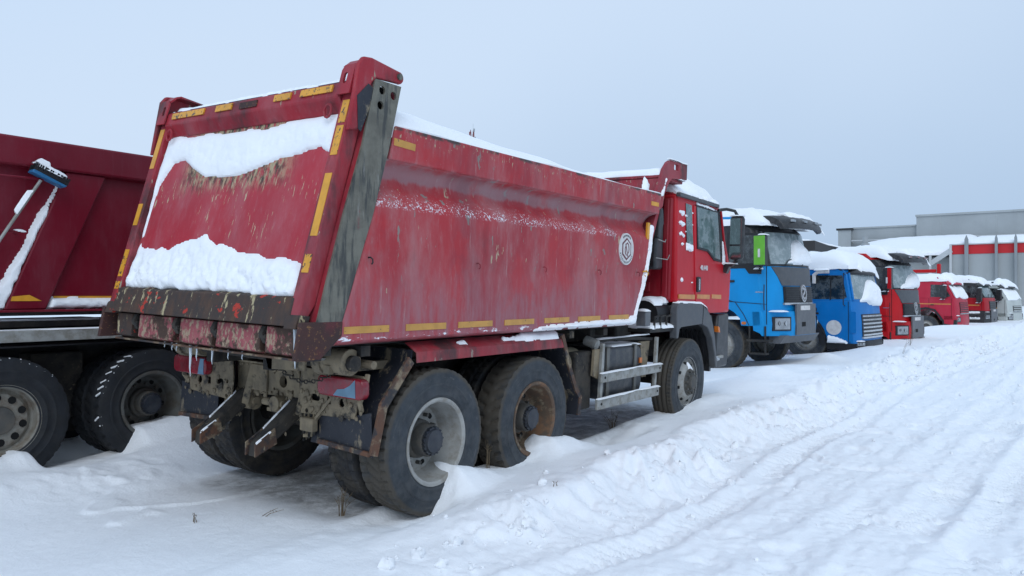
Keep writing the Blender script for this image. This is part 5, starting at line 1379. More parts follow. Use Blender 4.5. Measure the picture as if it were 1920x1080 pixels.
snow_patch(sb, [(-0.135, -0.055), (0.14, -0.05), (0.15, 0.05), (-0.13, 0.05)], lambda a, b, t: bh(a, 0.03 + t, b), 0.05, 0.012, 0.04, 0.008, 510, 0.4)
snow_patch(sb, [(-0.15, -0.045), (-0.03, -0.04), (-0.04, 0.04), (-0.15, 0.04)], lambda a, b, t: bh(a, 0.062 + t, b), 0.055, 0.012, 0.035, 0.008, 511, 0.4)
snow_patch(sb, [(2.98, -0.012), (3.10, -0.012), (3.10, 0.012), (2.98, 0.012)], lambda a, b, t: (a - 0.01 - t * 0.8, yb2 + b, 2.24 + (a - 2.88) * 1.70 + t * 0.5), 0.03, 0.006, 0.012, 0.002, 512)
free('snow_load', sb, MAT['snow'], 'snow heaped on the head of the long-handled brush', 'snow', None, 'stuff', TB.o, B0)

# ------------------------------------------------------------------ cab-over trucks of the row
def row_truck(label, corner, heading, z0, q):
    """corner = where the front right corner stands; local x forward (0 at the front), y left"""
    Wd = q.get('W', 2.45); h = Wd / 2
    hd = R_(heading)
    fwd = Vector((math.cos(hd), math.sin(hd), 0)); lf = Vector((-math.sin(hd), math.cos(hd), 0))
    pos = Vector((corner[0], corner[1], 0)) + lf * h
    off = (-1.35, 0, 0)
    t = Thing('dump_truck' if q.get('bed') else 'truck', label, 'truck', pos + fwd * off[0] + Vector((0, 0, z0)), (0, 0, hd), off)
    zb, zt, L = q['zb'], q['zt'], q.get('L', 2.15)
    zlo = q.get('zlo', 1.0); ax = q.get('axle', -1.35); ar = q.get('arch', 0.66); rk = q.get('rake', 0.40); cr = q.get('cr', 0.13); pw = q.get('pw', 5)
    C = q['body']; U = q.get('upper', C)
    def xf(z):
        return float(np.interp(z, [zlo, (zlo + zb) / 2, zb, zt - 0.12, zt], [0.02, 0.0, -0.05, -0.05 - rk, -0.18 - rk]))
    def tum(z):
        return 1 - 0.055 * max(0, (z - zb) / (zt - zb))
    def P(s, z, d=0.0):
        return (xf(z) - cr * abs(s) ** pw + d, h * s * tum(z), z)
    def Sd(x, z, d=0.0):
        return (x, -h * tum(z) - d, z)
    def shell(prof, st=(-1, -0.97, -0.88, -0.7, -0.35, 0, 0.35, 0.7, 0.88, 0.97, 1)):
        vs = []; K = len(prof)
        for s in st:
            for x, z in prof:
                xx = x - (cr * abs(s) ** pw if x > -0.7 else 0)
                vs.append((xx, h * s * tum(z), z))
        fs = [(a * K + b, a * K + (b + 1) % K, (a + 1) * K + (b + 1) % K, (a + 1) * K + b) for a in range(len(st) - 1) for b in range(K)]
        fs += [tuple(range(K - 1, -1, -1)), tuple((len(st) - 1) * K + b for b in range(K))]
        return MB().add(vs, fs)
    arc = [(ax + ar * math.cos(R_(a)), q.get('wz', 0.56) + ar * 1.28 * math.sin(R_(a))) for a in range(165, -1, -15)]
    arc = [p for p in arc if p[1] > zlo + 0.02]
    low = [(0.02, zlo), (0.0, (zlo + zb) / 2), (-0.05, zb), (-L, zb), (-L, max(zlo, arc[0][1]))] + arc + [(arc[-1][0] + 0.03, zlo)]
    cab_ = t.part('cab', shell(low), MAT[C], bevel=0.012)
    up = [(-0.05, zb + 0.001), (-0.05 - rk, zt - 0.12), (-0.18 - rk, zt), (-L, zt), (-L, zb + 0.001)]
    cu = t.part('cab_upper', shell(up), MAT[U], bevel=0.012)
    if q.get('roof'):
        t.part('roof', shell([(-0.28 - rk, zt + 0.001), (-0.5 - rk, zt + q['roof']), (-L + 0.05, zt + q['roof'] + 0.06), (-L, zt + 0.001)]), MAT[C], cu, bevel=0.02)
    # windshield
    s1 = q.get('ws_s', 0.90)
    t.part('windshield', MB().slab(lambda u, v, d: P(-s1 + 2 * s1 * u, zb + 0.05 + (zt - 0.22 - zb) * v, d), 15, 6, 0.010), MAT[q.get('ws', 'glass_pale')], cu)
    for sw in (-0.55, 0.05):
        t.part('wiper', MB().tube([P(sw, zb + 0.02, 0.03), P(sw + 0.12, zb + 0.14, 0.035), P(sw + 0.42, zb + 0.20, 0.03)], 0.010, 5), MAT['black'], cu)
    for sp_ in (-0.93, 0.93):
        t.part('windscreen_pillar', MB().tube([P(sp_, zb + 0.02, 0.008), P(sp_, (zb + zt) / 2, 0.008), P(sp_, zt - 0.14, 0.008)], 0.035, 6), MAT[U if U != C else C], cu)
    # side window
    xw0 = q.get('win0', -1.15)
    zw = q.get('zw', zb)
    wp = [(xw0, zw + 0.05), (-0.38, zw + 0.05), (-0.30, zw + 0.10), (-0.32 - rk * 0.8, zt - 0.20), (xw0, zt - 0.18)]
    t.part('window', MB().panel(wp, Sd, -0.02, 0.006), MAT[q.get('glass', 'glass_dark')], cu)
    # door seams
    for xs in (-0.26, -1.22):
        t.part('door_seam', MB().panel([(xs - 0.007, max(zlo, arc[-1][1] if xs < -0.7 else zlo) + 0.04), (xs + 0.007, max(zlo, arc[-1][1] if xs < -0.7 else zlo) + 0.04), (xs + 0.007, zb - 0.01), (xs - 0.007, zb - 0.01)], Sd, -0.01, 0.003), MAT['hole'], cab_)
    t.part('door_handle', MB().panel(rrect(-1.08, zb - 0.32, 0.16, 0.05, 0.02), Sd, 0, 0.02), MAT['black'], cab_)
    # visor
    if q.get('visor', True):
        vx = -0.02 - rk * 0.55 + q.get('vfwd', 0.0); vl = q.get('vlift', 0.0); vn = q.get('vlen', 0.42)
        if q.get('moulded'):
            pv = [(0.06, -0.15), (0.03, -0.05), (-0.06, 0.05), (-0.22, 0.13), (-0.45, 0.16), (-0.47, 0.02), (-0.24, -0.01), (-0.10, -0.07), (-0.02, -0.16)]
            vs = []; stv = [-1, -0.97, -0.9, -0.75, -0.5, 0, 0.5, 0.75, 0.9, 0.97, 1]
            for sv in stv:
                for a, b in pv:
                    vs.append((vx + a - 0.24 * abs(sv) ** 3, sv * h * 0.80, zt + vl + b - 0.03 * abs(sv) ** 4))
            K = len(pv)
            fs = [(a * K + b, a * K + (b + 1) % K, (a + 1) * K + (b + 1) % K, (a + 1) * K + b) for a in range(len(stv) - 1) for b in range(K)] + [tuple(range(K - 1, -1, -1)), tuple((len(stv) - 1) * K + b for b in range(K))]
            vis = t.part('sun_visor', MB().add(vs, fs), MAT['plastic'], cu, bevel=0.008)
            for sv in (-0.72, -0.30, 0.30, 0.72):
                t.part('marker_lamp', MB().box(vx - 0.02 - 0.24 * abs(sv) ** 3, vx + 0.02 - 0.24 * abs(sv) ** 3, sv * h * 0.80 - 0.09, sv * h * 0.80 + 0.09, zt + vl - 0.02, zt + vl + 0.03), MAT['lamp_white'], vis)
        else:
            t.part('sun_visor', MB().slab(lambda u, v, d: ((vx + 0.02 - vn * v) - 0.26 * abs(2 * u - 1) ** 3, (2 * u - 1) * h * 0.95, zt + vl - 0.17 + 0.30 * v + d), 15, 5, 0.04).box(vx - vn - 0.20, vx - vn - 0.16, -h * 0.93, h * 0.93, zt + vl - 0.05, zt + vl + 0.12), MAT[q.get('visor_mat', 'trim_grey')], cu)
    # grille, trim, badge
    g0, g1 = q['grille']
    sg = q.get('sg', 0.62)
    if q.get('trim'):
        t.part('front_trim', MB().slab(lambda u, v, d: P((2 * u - 1) * (q.get('trim_s', 0.86) + (q.get('trim_t', q.get('trim_s', 0.86)) - q.get('trim_s', 0.86)) * v), q['trim'][0] + (q['trim'][1] - q['trim'][0]) * v, d), 13, 3, 0.012), MAT['grey_plastic'], cab_)
    gr = t.part('grille', MB().slab(lambda u, v, d: P(-sg + 2 * sg * u, g0 + (g1 - g0) * v, d), 13, 3, 0.016), MAT['black'], cab_)
    nb = q.get('slats', 5)
    for k in range(nb):
        zz = g0 + (g1 - g0) * (k + 0.5) / nb
        hw = (g1 - g0) / nb * 0.22
        t.part('grille_slat', MB().slab(lambda u, v, d: P(-sg * 0.97 + 1.94 * sg * u, zz - hw + 2 * hw * v, d), 9, 2, 0.034), MAT[q.get('slat_mat', 'trim_grey')], gr)
    t.part('grille_frame', MB().slab(lambda u, v, d: P(-sg - 0.02 + (2 * sg + 0.04) * u, g0 - 0.04 + 0.045 * v, d), 9, 2, 0.04), MAT['chrome'], gr)
    if q.get('badge'):
        zc = (g0 + g1) / 2 + 0.03
        ring = [(0.145 * math.cos(2 * math.pi * i / 28), 0.195 * math.sin(2 * math.pi * i / 28)) for i in range(28)]
        rin = [(a * 0.74, b * 0.82) for a, b in ring]
        fb = lambda a, b, d: P(a / h, zc + b, d)
        em = t.part('emblem', MB().panel([(-a, b) for a, b in ring], fb, 0.01, 0.055, [[(-a, b) for a, b in rin]]), MAT['chrome'], gr)
        t.part('emblem_stroke', MB().panel(band2([(-0.06, 0.085), (0.0, 0.12), (0.06, 0.08), (0.03, 0.02), (-0.035, -0.025), (-0.055, -0.08), (0.0, -0.12), (0.065, -0.085)], 0.05, (0, 0)), fb, 0.01, 0.055), MAT['chrome'], em)
    # bumper
    b0, b1 = q['bump']
    ch = q.get('chamfer', 0.24)
    def BP(s, z, d=0.0):
        return (0.07 - ch * max(0.0, (abs(s) - 0.50) / 0.50) ** 1.4 + d, h * s * 1.0, z)
    bp = MB()
    vs = []; st = (-1, -0.9, -0.8, -0.7, -0.6, -0.5, 0, 0.5, 0.6, 0.7, 0.8, 0.9, 1)
    pr = [(0.0, b0 + 0.06), (0.05, b0), (0.07, (b0 + b1) / 2), (0.04, b1), (-0.60, b1), (-0.57, b0 + 0.12)]
    for s in st:
        for x, z in pr:
            vs.append((x - (ch * max(0.0, (abs(s) - 0.50) / 0.50) ** 1.4 if x > -0.2 else 0), h * s, z))
    K = len(pr)
    fs = [(a * K + b, a * K + (b + 1) % K, (a + 1) * K + (b + 1) % K, (a + 1) * K + b) for a in range(len(st) - 1) for b in range(K)] + [tuple(range(K - 1, -1, -1)), tuple((len(st) - 1) * K + b for b in range(K))]
    bu = t.part('bumper', bp.add(vs, fs), MAT[q.get('bump_mat', C)], bevel=0.012)
    if q.get('bump_mid'):
        t.part('bumper_centre', MB().slab(lambda u, v, d: BP(-q.get('mid', 0.56) + 2 * q.get('mid', 0.56) * u, b0 + 0.02 + (b1 - b0 + 0.14) * v, d), 9, 3, 0.03), MAT['trim_grey'], bu)
        t.part('tow_pocket', MB().slab(lambda u, v, d: BP(-0.20 + 0.16 * u, b0 + 0.20 + 0.10 * v, d), 2, 2, 0.035), MAT['hole'], bu)
        t.part('number_plate', MB().slab(lambda u, v, d: BP(-0.26 + 0.40 * u, b1 + 0.02 + 0.10 * v, d), 2, 2, 0.042), MAT['badge'], bu)
        t.part('lower_apron', MB().prism_y([(0.02, b0 + 0.02), (-0.1, b0 - 0.16), (-0.35, b0 - 0.16), (-0.35, b0 + 0.02)], -h * 0.75, h * 0.75), MAT['trim_grey'], bu)
    lz0, lz1 = q['lamp']; ls0, ls1 = q.get('ls', (0.68, 0.90))
    for sg_ in (-1, 1):
        fr = lambda u, v, d: BP(sg_ * (ls0 - 0.03 + (ls1 - ls0 + 0.06) * u), lz0 - 0.03 + (lz1 - lz0 + 0.06) * v, d)
        bz = t.part('lamp_bezel', MB().slab(fr, 7, 3, 0.012), MAT['black'], bu)
        t.part('headlamp', MB().slab(lambda u, v, d: BP(sg_ * (ls0 + (ls1 - ls0) * u), lz0 + (lz1 - lz0) * v, d), 7, 3, 0.02), MAT['lamp_white'], bu)
        for ku in (0.3, 0.7):
            cpt = BP(sg_ * (ls0 + (ls1 - ls0) * ku), (lz0 + lz1) / 2 + 0.01, 0.018)
            t.part('lamp_reflector', MB().cyl(cpt, (cpt[0] + 0.012, cpt[1], cpt[2]), min(0.05, (lz1 - lz0) * 0.3), n=12), MAT['chrome'], bu)
    # mirror
    if q.get('mirror'):
        mz0, mz1 = q['mirror']
        mx, my = q.get('mpos', (-0.22, 0.20))
        for sg_ in (-1,):
            yy = sg_ * (h + my)
            mm = t.part('mirror', MB().box(mx - 0.26, mx, yy - 0.09, yy + 0.09, mz0, mz1), MAT['plastic'], bevel=0.03)
            if q.get('mirror_mat') and sg_ < 0:
                t.part('mirror_cover', MB().box(mx - q.get('mcover', 0.235), mx + 0.012, min(yy + sg_ * 0.092, yy + sg_ * 0.108), max(yy + sg_ * 0.092, yy + sg_ * 0.108), mz0 + 0.02, mz1 - 0.02), MAT[q['mirror_mat']], mm, bevel=0.005)
                t.part('cover_mark', MB().box(mx - 0.14, mx - 0.09, min(yy + sg_ * 0.106, yy + sg_ * 0.112), max(yy + sg_ * 0.106, yy + sg_ * 0.112), mz0 + 0.18, mz0 + 0.36), MAT['badge'], mm)
            t.part('mirror_arm', MB().tube([(mx - 0.08, yy, mz1 - 0.02), (mx - 0.12, yy - sg_ * 0.02, mz1 + 0.06), (mx - 0.25, sg_ * (h - 0.06), mz1 + 0.08)], 0.02, 6), MAT['plastic'], mm)
            t.part('mirror_arm', MB().tube([(mx - 0.08, yy, mz0 + 0.02), (mx - 0.15, yy, mz0 - 0.06), (mx - 0.28, sg_ * (h - 0.03), mz0 - 0.08)], 0.025, 6), MAT['plastic'], mm)
    # chassis, steps, wheels
    for yy in (-0.42, 0.34):
        t.part('frame_rail', MB().box(-7.4, -0.1, yy, yy + 0.08, 0.70, 0.96), MAT['chassis'])
    t.part('engine_block', MB().box(-2.2, -0.5, -0.55, 0.55, 0.62, max(0.75, zlo - 0.02)), MAT['chassis'])
    if q.get('steps', True):
        st_ = t.part('entry_step', MB().box(-0.72, -0.22, -h - 0.01, -h + 0.22, zlo - 0.34, zlo - 0.29).box(-0.66, -0.30, -h + 0.01, -h + 0.2, zlo - 0.62, zlo - 0.58).bar((-0.66, -h + 0.02, zlo - 0.6), (-0.66, -h + 0.02, zlo), 0.03, 0.03, (0, 1, 0)).bar((-0.30, -h + 0.02, zlo - 0.6), (-0.30, -h + 0.02, zlo), 0.03, 0.03, (0, 1, 0)), MAT['chassis'])
    wz = 0.565
    for x0, rim, du in ((ax, 'rim_steer', False), (-5.2, 'rim_dark', True), (-6.55, 'rim_dark', True)):
        for sg_ in (-1, 1):
            wheel(t.o, t.loc((x0, sg_ * (h - 0.16), wz)), rim, 'tyre_lug_side' if not du else 'tyre_dark', hub='hub_steer' if not du else 'hub', cap=du, flip=sg_ > 0, spin=x0)
    if q.get('bed'):
        bm = q['bed']; bz = q.get('bed_top', 2.9)
        bd_ = t.part('bed', MB().prism_y([(-2.55, 1.45), (-2.45, bz), (-7.9, bz - 0.05), (-7.6, 1.35)], -h, h), MAT[bm], bevel=0.02)
        t.part('bed_rail', MB().box(-7.9, -2.42, -h - 0.04, -h + 0.02, bz - 0.22, bz + 0.01).box(-7.9, -2.42, h - 0.02, h + 0.04, bz - 0.22, bz + 0.01), MAT[bm], bd_)
    # snow
    s = MB()
    zr = zt + q.get('roof', 0) + 0.0
    th_ = q.get('snow', 0.2)
    snow_cap(s, -L - 0.02, -0.12 - rk, -h * q.get('rsy', 0.97), h * 0.97, lambda x, y: zt + (q.get('roof', 0) + 0.05) * min(1, max(0, (-0.2 - rk - x) / 0.35)) * min(1, max(0, (h - abs(y)) / 0.28)) - 0.01, th_, 26, 26, q['seed'], q.get('rnd', 0.3), 0.3, 0.04)
    if q.get('visor', True):
        snow_cap(s, vx - vn - 0.22, vx - 0.04, -h * q.get('vw', 0.93) + 0.25 * q.get('vshift', 1), h * q.get('vw', 0.93), lambda x, y: zt + vl - 0.13 + 0.30 * min(1.0, (vx - x) / vn - 0.26 * (abs(y) / h) ** 3 / vn) , q.get('vsnow', 0.13), 14, 26, q['seed'] + 1, 0.2, 0.55, 0.03)
    if q.get('ws_snow'):
        snow_patch(s, q['ws_snow'], lambda a, b, d: P(a, b, 0.012 + d), q.get('ws_th', 0.10), 0.025, 0.25, 0.02, q['seed'] + 2, 0.5)
    for poly, th2 in q.get('side_snow', []):
        snow_patch(s, poly, lambda a, b, d: Sd(a, b, d), th2, 0.02, 0.04, 0.006, q['seed'] + 3, 0.5)
    if q.get('bed'):
        snow_cap(s, -7.85, -2.45, -h * 0.98, h * 0.98, bz - 0.02, q.get('bed_snow', 0.3), 30, 20, q['seed'] + 4, 0.5, 0.3, 0.03)
    if q.get('mirror'):
        snow_cap(s, mx - 0.17, mx + 0.01, -h - my - 0.12, -h - my + 0.12, mz1 - 0.005, 0.035, 8, 8, q['seed'] + 5, 0.07, 0.3, 0.0)
        snow_cap(s, mx - 0.30, mx - 0.10, -h - my, -h + 0.02, mz0 - 0.07, 0.045, 8, 8, q['seed'] + 6, 0.07, 0.4, 0.0)
    snow_cap(s, -0.30, 0.02, -h * 0.92, -h * 0.66, b1 - 0.01, 0.035, 8, 10, q['seed'] + 7, 0.1, 0.6, 0.0)
    if q.get('more'):
        q['more'](t, s, P, Sd, h, cab_)
    free('snow_load', s, MAT['snow'], q['snow_label'], 'snow', None, 'stuff', t.o, off)
    return t

def x_more(cl):
    def f(t, s, P, Sd, h, cab_):
        # arch lip, side lamp, door lettering, belt trim
        t.part('arch_lip', MB().panel(fold([(-1.98, 1.22), (-1.80, 1.50), (-1.35, 1.62), (-0.98, 1.52), (-0.78, 1.25), (-0.66, 1.02)], 0.012), Sd, 0, 0.008), MAT['black'], cab_)
        t.part('window_frame', MB().panel([(-1.20, 2.33), (-0.30, 2.33), (-0.36, 3.02), (-1.20, 3.06)], Sd, -0.01, 0.010, [[(-1.14, 2.37), (-0.37, 2.37), (-0.42, 2.97), (-1.14, 3.01)]]), MAT['black'], cab_)
        t.part('door_crease', MB().panel([(-1.2, 1.53), (-0.27, 1.47), (-0.27, 1.482), (-1.2, 1.542)], Sd, 0, 0.008), MAT['black'], cab_)
        t.part('grab_rail', MB().tube([(-0.30, -h - 0.03, 1.35), (-0.30, -h - 0.05, 1.6), (-0.30, -h - 0.03, 1.9)], 0.012, 6), MAT['black'], cab_)
        t.part('side_lamp', MB().panel(rrect(-0.78, 1.06, 0.10, 0.06, 0.02), Sd, 0, 0.02), MAT['amber'], cab_)
        t.part('door_mark', MB().panel([(-0.52, 1.73), (-0.34, 1.73), (-0.33, 1.745), (-0.50, 1.75)], Sd, 0, 0.006), MAT['chrome'], cab_)
        t.part('belt_trim', MB().panel([(-2.1, 2.27), (-0.75, 2.26), (-0.66, 2.14), (-0.38, 2.13), (-0.36, 2.32), (-2.1, 2.32)], Sd, -0.01, 0.010), MAT['black'], cab_)
    return f
XW = dict(zb=2.30, zt=3.22, vlift=0.06, vfwd=0.32, vlen=0.30, vshift=1.4, zlo=1.0, body='blue', upper='plastic', roof=0.20, grille=(1.50, 1.86), trim=(1.88, 2.29), sg=0.60, slats=9, slat_mat='plastic', badge=True, chamfer=0.42, ls=(0.60, 0.84), cr=0.42, pw=3, trim_s=0.62, trim_t=0.80, ws_s=0.80, mid=0.42, bump=(0.78, 1.32), bump_mid=True, lamp=(0.93, 1.17), mirror=(2.30, 2.96), mpos=(-0.20, 0.13), mirror_mat='green', vw=0.78, snow=0.16, vsnow=0.055, rake=0.18, moulded=True)
WS1 = [(-0.55, 2.34), (0.90, 2.32), (0.90, 2.72), (0.5, 2.84), (0.1, 2.88), (-0.15, 2.78), (-0.30, 2.52), (-0.50, 2.42)]
q = dict(XW); q.update(seed=600, ws_snow=WS1, more=x_more('blue'), bed='blue2', bed_top=3.0, bed_snow=0.15, snow_label='snow on the roof, visor and windscreen of the bright blue truck with the green mirror')
row_truck('bright blue dump truck with black upper cab and lime green mirror', (16.57, 4.84), -98, 0.02, q)

def kam_more(t, s, P, Sd, h, cab_):
    t.part('round_sticker', MB().panel([(-0.62 + 0.19 * math.cos(R_(12 * i)), 0.86 + 0.19 * math.sin(R_(12 * i))) for i in range(30)], Sd, 0, 0.006), MAT['badge'], cab_)
    t.part('side_vent', MB().panel(rrect(-0.12, 1.0, 0.16, 0.55, 0.03), lambda a, b, d: (a - 0.02, -h - d * 0.5, b), -0.02, 0.04), MAT['blue2'], cab_, bevel=0.01)
    t.part('window_bar', MB().panel([(-0.72, 1.57), (-0.69, 1.57), (-0.69, 2.20), (-0.72, 2.20)], Sd, 0, 0.015), MAT['black'], cab_)
    t.part('mirror_stay', MB().tube([(-0.35, -h + 0.05, 2.22), (-0.30, -h - 0.24, 2.25), (-0.30, -h - 0.26, 1.45), (-0.35, -h + 0.02, 1.42)], 0.012, 6), MAT['black'], cab_)
    t.part('exhaust_stack', MB().cyl((-0.75, -h * 0.8, 2.3), (-0.75, -h * 0.8, 2.72), 0.07, n=12), MAT['black'], cab_)
    t.part('snorkel', MB().tube([(-1.1, -h - 0.06, 2.0), (-1.1, -h - 0.06, 2.22), (-1.0, -h - 0.06, 2.30), (-0.72, -h - 0.06, 2.30)], 0.05, 8), MAT['badge'], cab_)
    t.part('side_marker', MB().cyl((-1.25, -h - 0.05, 1.32), (-1.05, -h - 0.05, 1.32), 0.05, n=10), MAT['black'], cab_)
    t.part('arch_lip', MB().panel(fold([(-1.5, 0.9), (-1.35, 1.12), (-1.15, 1.05), (-0.95, 0.86), (-0.84, 0.62), (-0.80, 0.42)], 0.16), Sd, -0.03, 0.05), MAT['black'], cab_)
    t.part('sill', MB().panel([(-0.80, 0.30), (-0.05, 0.28), (-0.05, 0.46), (-0.80, 0.46)], Sd, -0.05, 0.01), MAT['black'], cab_)
    snow_patch(s, [(-0.80, 0.46), (-0.30, 0.46), (-0.30, 0.52), (-0.6, 0.62), (-0.78, 0.66)], lambda a, b, d: Sd(a, b, d), 0.10, 0.02, 0.05, 0.006, 655)
    snow_cap(s, -1.10, -0.70, -h - 0.12, -h, 2.345, 0.05, 8, 6, 656, 0.06, 0.3, 0.01)
q = dict(W=2.3, zb=1.54, zt=2.40, zlo=0.45, body='blue2', pw=4, grille=(0.62, 1.20), sg=0.70, slats=6, slat_mat='chrome', bump=(0.36, 0.52), bump_mat='black', lamp=(0.40, 0.48), rake=0.13, axle=-1.35, arch=0.55, wz=0.45, steps=False, L=2.1, win0=-1.35, seed=650, snow=0.42, rnd=0.5, vsnow=0.26, vshift=2.2, visor_mat='black', ws='glass_pale', cr=0.16,
         ws_snow=[(-0.75, 1.52), (0.80, 1.46), (0.82, 1.95), (0.4, 2.08), (-0.1, 2.02), (-0.35, 1.85), (-0.58, 1.66)], ws_th=0.10, more=kam_more, bed='blue2', bed_top=2.5, bed_snow=0.55, snow_label='deep snow on the roof and windscreen of the low royal blue truck')
row_truck('low royal blue truck with a white round sticker on its door', (20.87, 4.09), -96, 0.0, q)

q = dict(XW); q.update(body='red5', mirror_mat='red5', mcover=0.10, rsy=0.90, seed=700, snow=0.22, vsnow=0.14, more=x_more('red5'), bed='red5', bed_top=3.0, bed_snow=0.35, ws_snow=[(-0.60, 2.34), (0.90, 2.32), (0.90, 2.76), (0.5, 2.84), (0.1, 2.82), (-0.2, 2.68), (-0.4, 2.48)], snow_label='snow on the roof and visor of the bright red truck with black upper cab')
row_truck('bright red truck with black upper cab and chrome emblem beside the low royal blue truck', (25.59, 3.85), -100, -0.43, q)

def how_more(t, s, P, Sd, h, cab_):
    t.part('stripe', MB().panel([(-2.1, 1.66), (-0.28, 1.64), (-0.28, 1.69), (-2.1, 1.71)], Sd, 0, 0.006), MAT['tape_orange'], cab_)
    t.part('arch_lip', MB().panel(fold([(-2.0, 1.15), (-1.85, 1.42), (-1.35, 1.52), (-0.95, 1.42), (-0.72, 1.12), (-0.60, 0.92)], 0.10), Sd, -0.02, 0.03), MAT['black'], cab_)
    t.part('side_sill', MB().panel([(-0.62, 0.62), (-0.05, 0.62), (-0.05, 0.92), (-0.66, 0.92)], Sd, -0.2, -0.004), MAT['black'], cab_)
    bm = t.part('boom', MB().box(-4.6, -2.6, -0.2, 0.1, 3.12, 3.34).box(-3.0, -1.2, -0.12, 0.02, 3.20, 3.36).box(-1.15, -1.0, -0.15, 0.05, 3.15, 3.62).box(-4.4, -4.0, -0.3, 0.3, 2.3, 3.12), MAT['red5'], bevel=0.02, label='dark red boom folded above the cab')
q = dict(zb=1.95, zt=2.78, zlo=0.92, body='red6', grille=(1.22, 1.75), sg=0.60, slats=6, slat_mat='red6', bump=(0.62, 1.12), lamp=(0.85, 1.02), mirror=(1.95, 2.55), mpos=(-0.42, 0.16), rake=0.36, seed=750, snow=0.24, vsnow=0.22, visor_mat='red6', glass='glass_dark', win0=-1.15, steps=False, roof=0.04, ws='glass_pale', ws_snow=[(-0.85, 1.97), (0.9, 1.95), (0.9, 2.45), (0.2, 2.50), (-0.85, 2.52)], ws_th=0.08, more=how_more, bed='red6', bed_top=2.55, bed_snow=0.3, snow_label='snow on the roof and windscreen of the plain red truck with side stripe')
row_truck('plain red truck with thin orange stripe and dark window, right of the black-topped red truck', (41.4, 3.83), -98, -0.39, q)

def man_more(t, s, P, Sd, h, cab_):
    t.part('stripe', MB().panel([(-1.9, 1.50), (-0.35, 1.48), (-0.35, 1.54), (-1.9, 1.56)], Sd, 0, 0.008), MAT['tape_orange'], cab_)
    t.part('side_fairing', MB().panel([(-2.0, 0.62), (-0.12, 0.55), (-0.10, 1.22), (-2.0, 1.26)], Sd, -0.05, 0.02), MAT['plastic'], cab_)
    for z in (0.78, 1.08):
        t.part('step_edge', MB().panel(rrect(-0.65, z, 0.62, 0.06, 0.02), Sd, 0, 0.05), MAT['alu'], cab_)
        snow_patch(s, rrect(-0.65, z + 0.05, 0.66, 0.09, 0.03), lambda a, b, d: Sd(a, b, 0.02 + d), 0.05, 0.02, 0.04, 0.006, 810)
q = dict(zb=1.90, zt=2.72, zlo=1.20, body='red7', upper='plastic', grille=(1.30, 1.72), sg=0.55, slats=4, slat_mat='grey_plastic', bump=(0.50, 1.16), bump_mat='plastic', bump_mid=True, lamp=(0.80, 0.98), mirror=(1.70, 2.42), mpos=(-0.20, 0.14), rake=0.34, seed=800, snow=0.30, vsnow=0.14, visor_mat='plastic', steps=False, ws='glass', more=man_more, bed='dark_red', bed_top=2.6, bed_snow=0.3, snow_label='snow on the roof of the red truck with black lower cab')
row_truck('red truck with black bumper, steps and roof, between plain red and white trucks', (46.9, 3.0), -98, -0.34, q)
def wh_more(t, s, P, Sd, h, cab_):
    t.part('door_dark', MB().panel([(-1.25, 1.15), (-0.62, 1.12), (-0.62, 1.75), (-1.25, 1.78)], Sd, 0, 0.01), MAT['black'], cab_)
    t.part('stripe', MB().panel([(-1.25, 1.30), (-0.62, 1.30), (-0.62, 1.35), (-1.25, 1.35)], Sd, 0, 0.016), MAT['tape'], cab_)
q = dict(zb=1.78, zt=2.62, zlo=0.85, body='white8', grille=(1.15, 1.45), sg=0.55, slats=3, slat_mat='white8', bump=(0.55, 1.05), lamp=(0.72, 0.98), mirror=(1.75, 2.35), mpos=(-0.35, 0.14), rake=0.42, seed=850, snow=0.18, vsnow=0.22, visor_mat='plastic', steps=False, ws='glass_pale', ws_snow=[(-0.86, 1.80), (0.9, 1.80), (0.9, 2.35), (-0.86, 2.38)], ws_th=0.06, more=wh_more, bed='white8', bed_top=2.5, bed_snow=0.3, snow_label='snow on the roof and windscreen of the white truck')
row_truck('white truck at the far right end of the row', (50.0, 2.14), -104, -0.34, q)
# ------------------------------------------------------------------ buildings behind the row
HB = (110.0, 0.0, 0.0)
BG = Thing('warehouse', 'large plain grey warehouse with a stepped roofline on the horizon', 'building', HB, (0, 0, 0), HB)
bw = BG.part('wall', MB().box(110, 150, -60, 14.7, -1, 11.75), MAT['wall_grey'])
BG.part('wing_wall', MB().box(110.5, 150, 14.7, 23.6, -1, 10.6), MAT['wall_grey'])
BG.part('corner_pier', MB().box(109.8, 112, 22.5, 24.1, -1, 10.45), MAT['wall_grey2'])
BG.part('pier_cap', MB().box(109.6, 112.2, 22.3, 24.3, 10.452, 10.7), MAT['wall_dark'])
BG.part('parapet', MB().box(109.85, 110.4, -60, 14.8, 11.75, 12.0), MAT['wall_grey2'])
BG.part('parapet', MB().box(110.35, 110.9, 14.8, 22.4, 10.6, 10.8), MAT['wall_grey2'])
BG.part('ledge', MB().box(109.6, 109.99, -60, 22.4, 8.9, 9.05), MAT['wall_light'])
for k in range(-9, 3):
    BG.part('wall_seam', MB().box(109.97, 109.998, k * 6.0 - 0.04, k * 6.0 + 0.04, 9.1, 11.7), MAT['wall_grey2'])

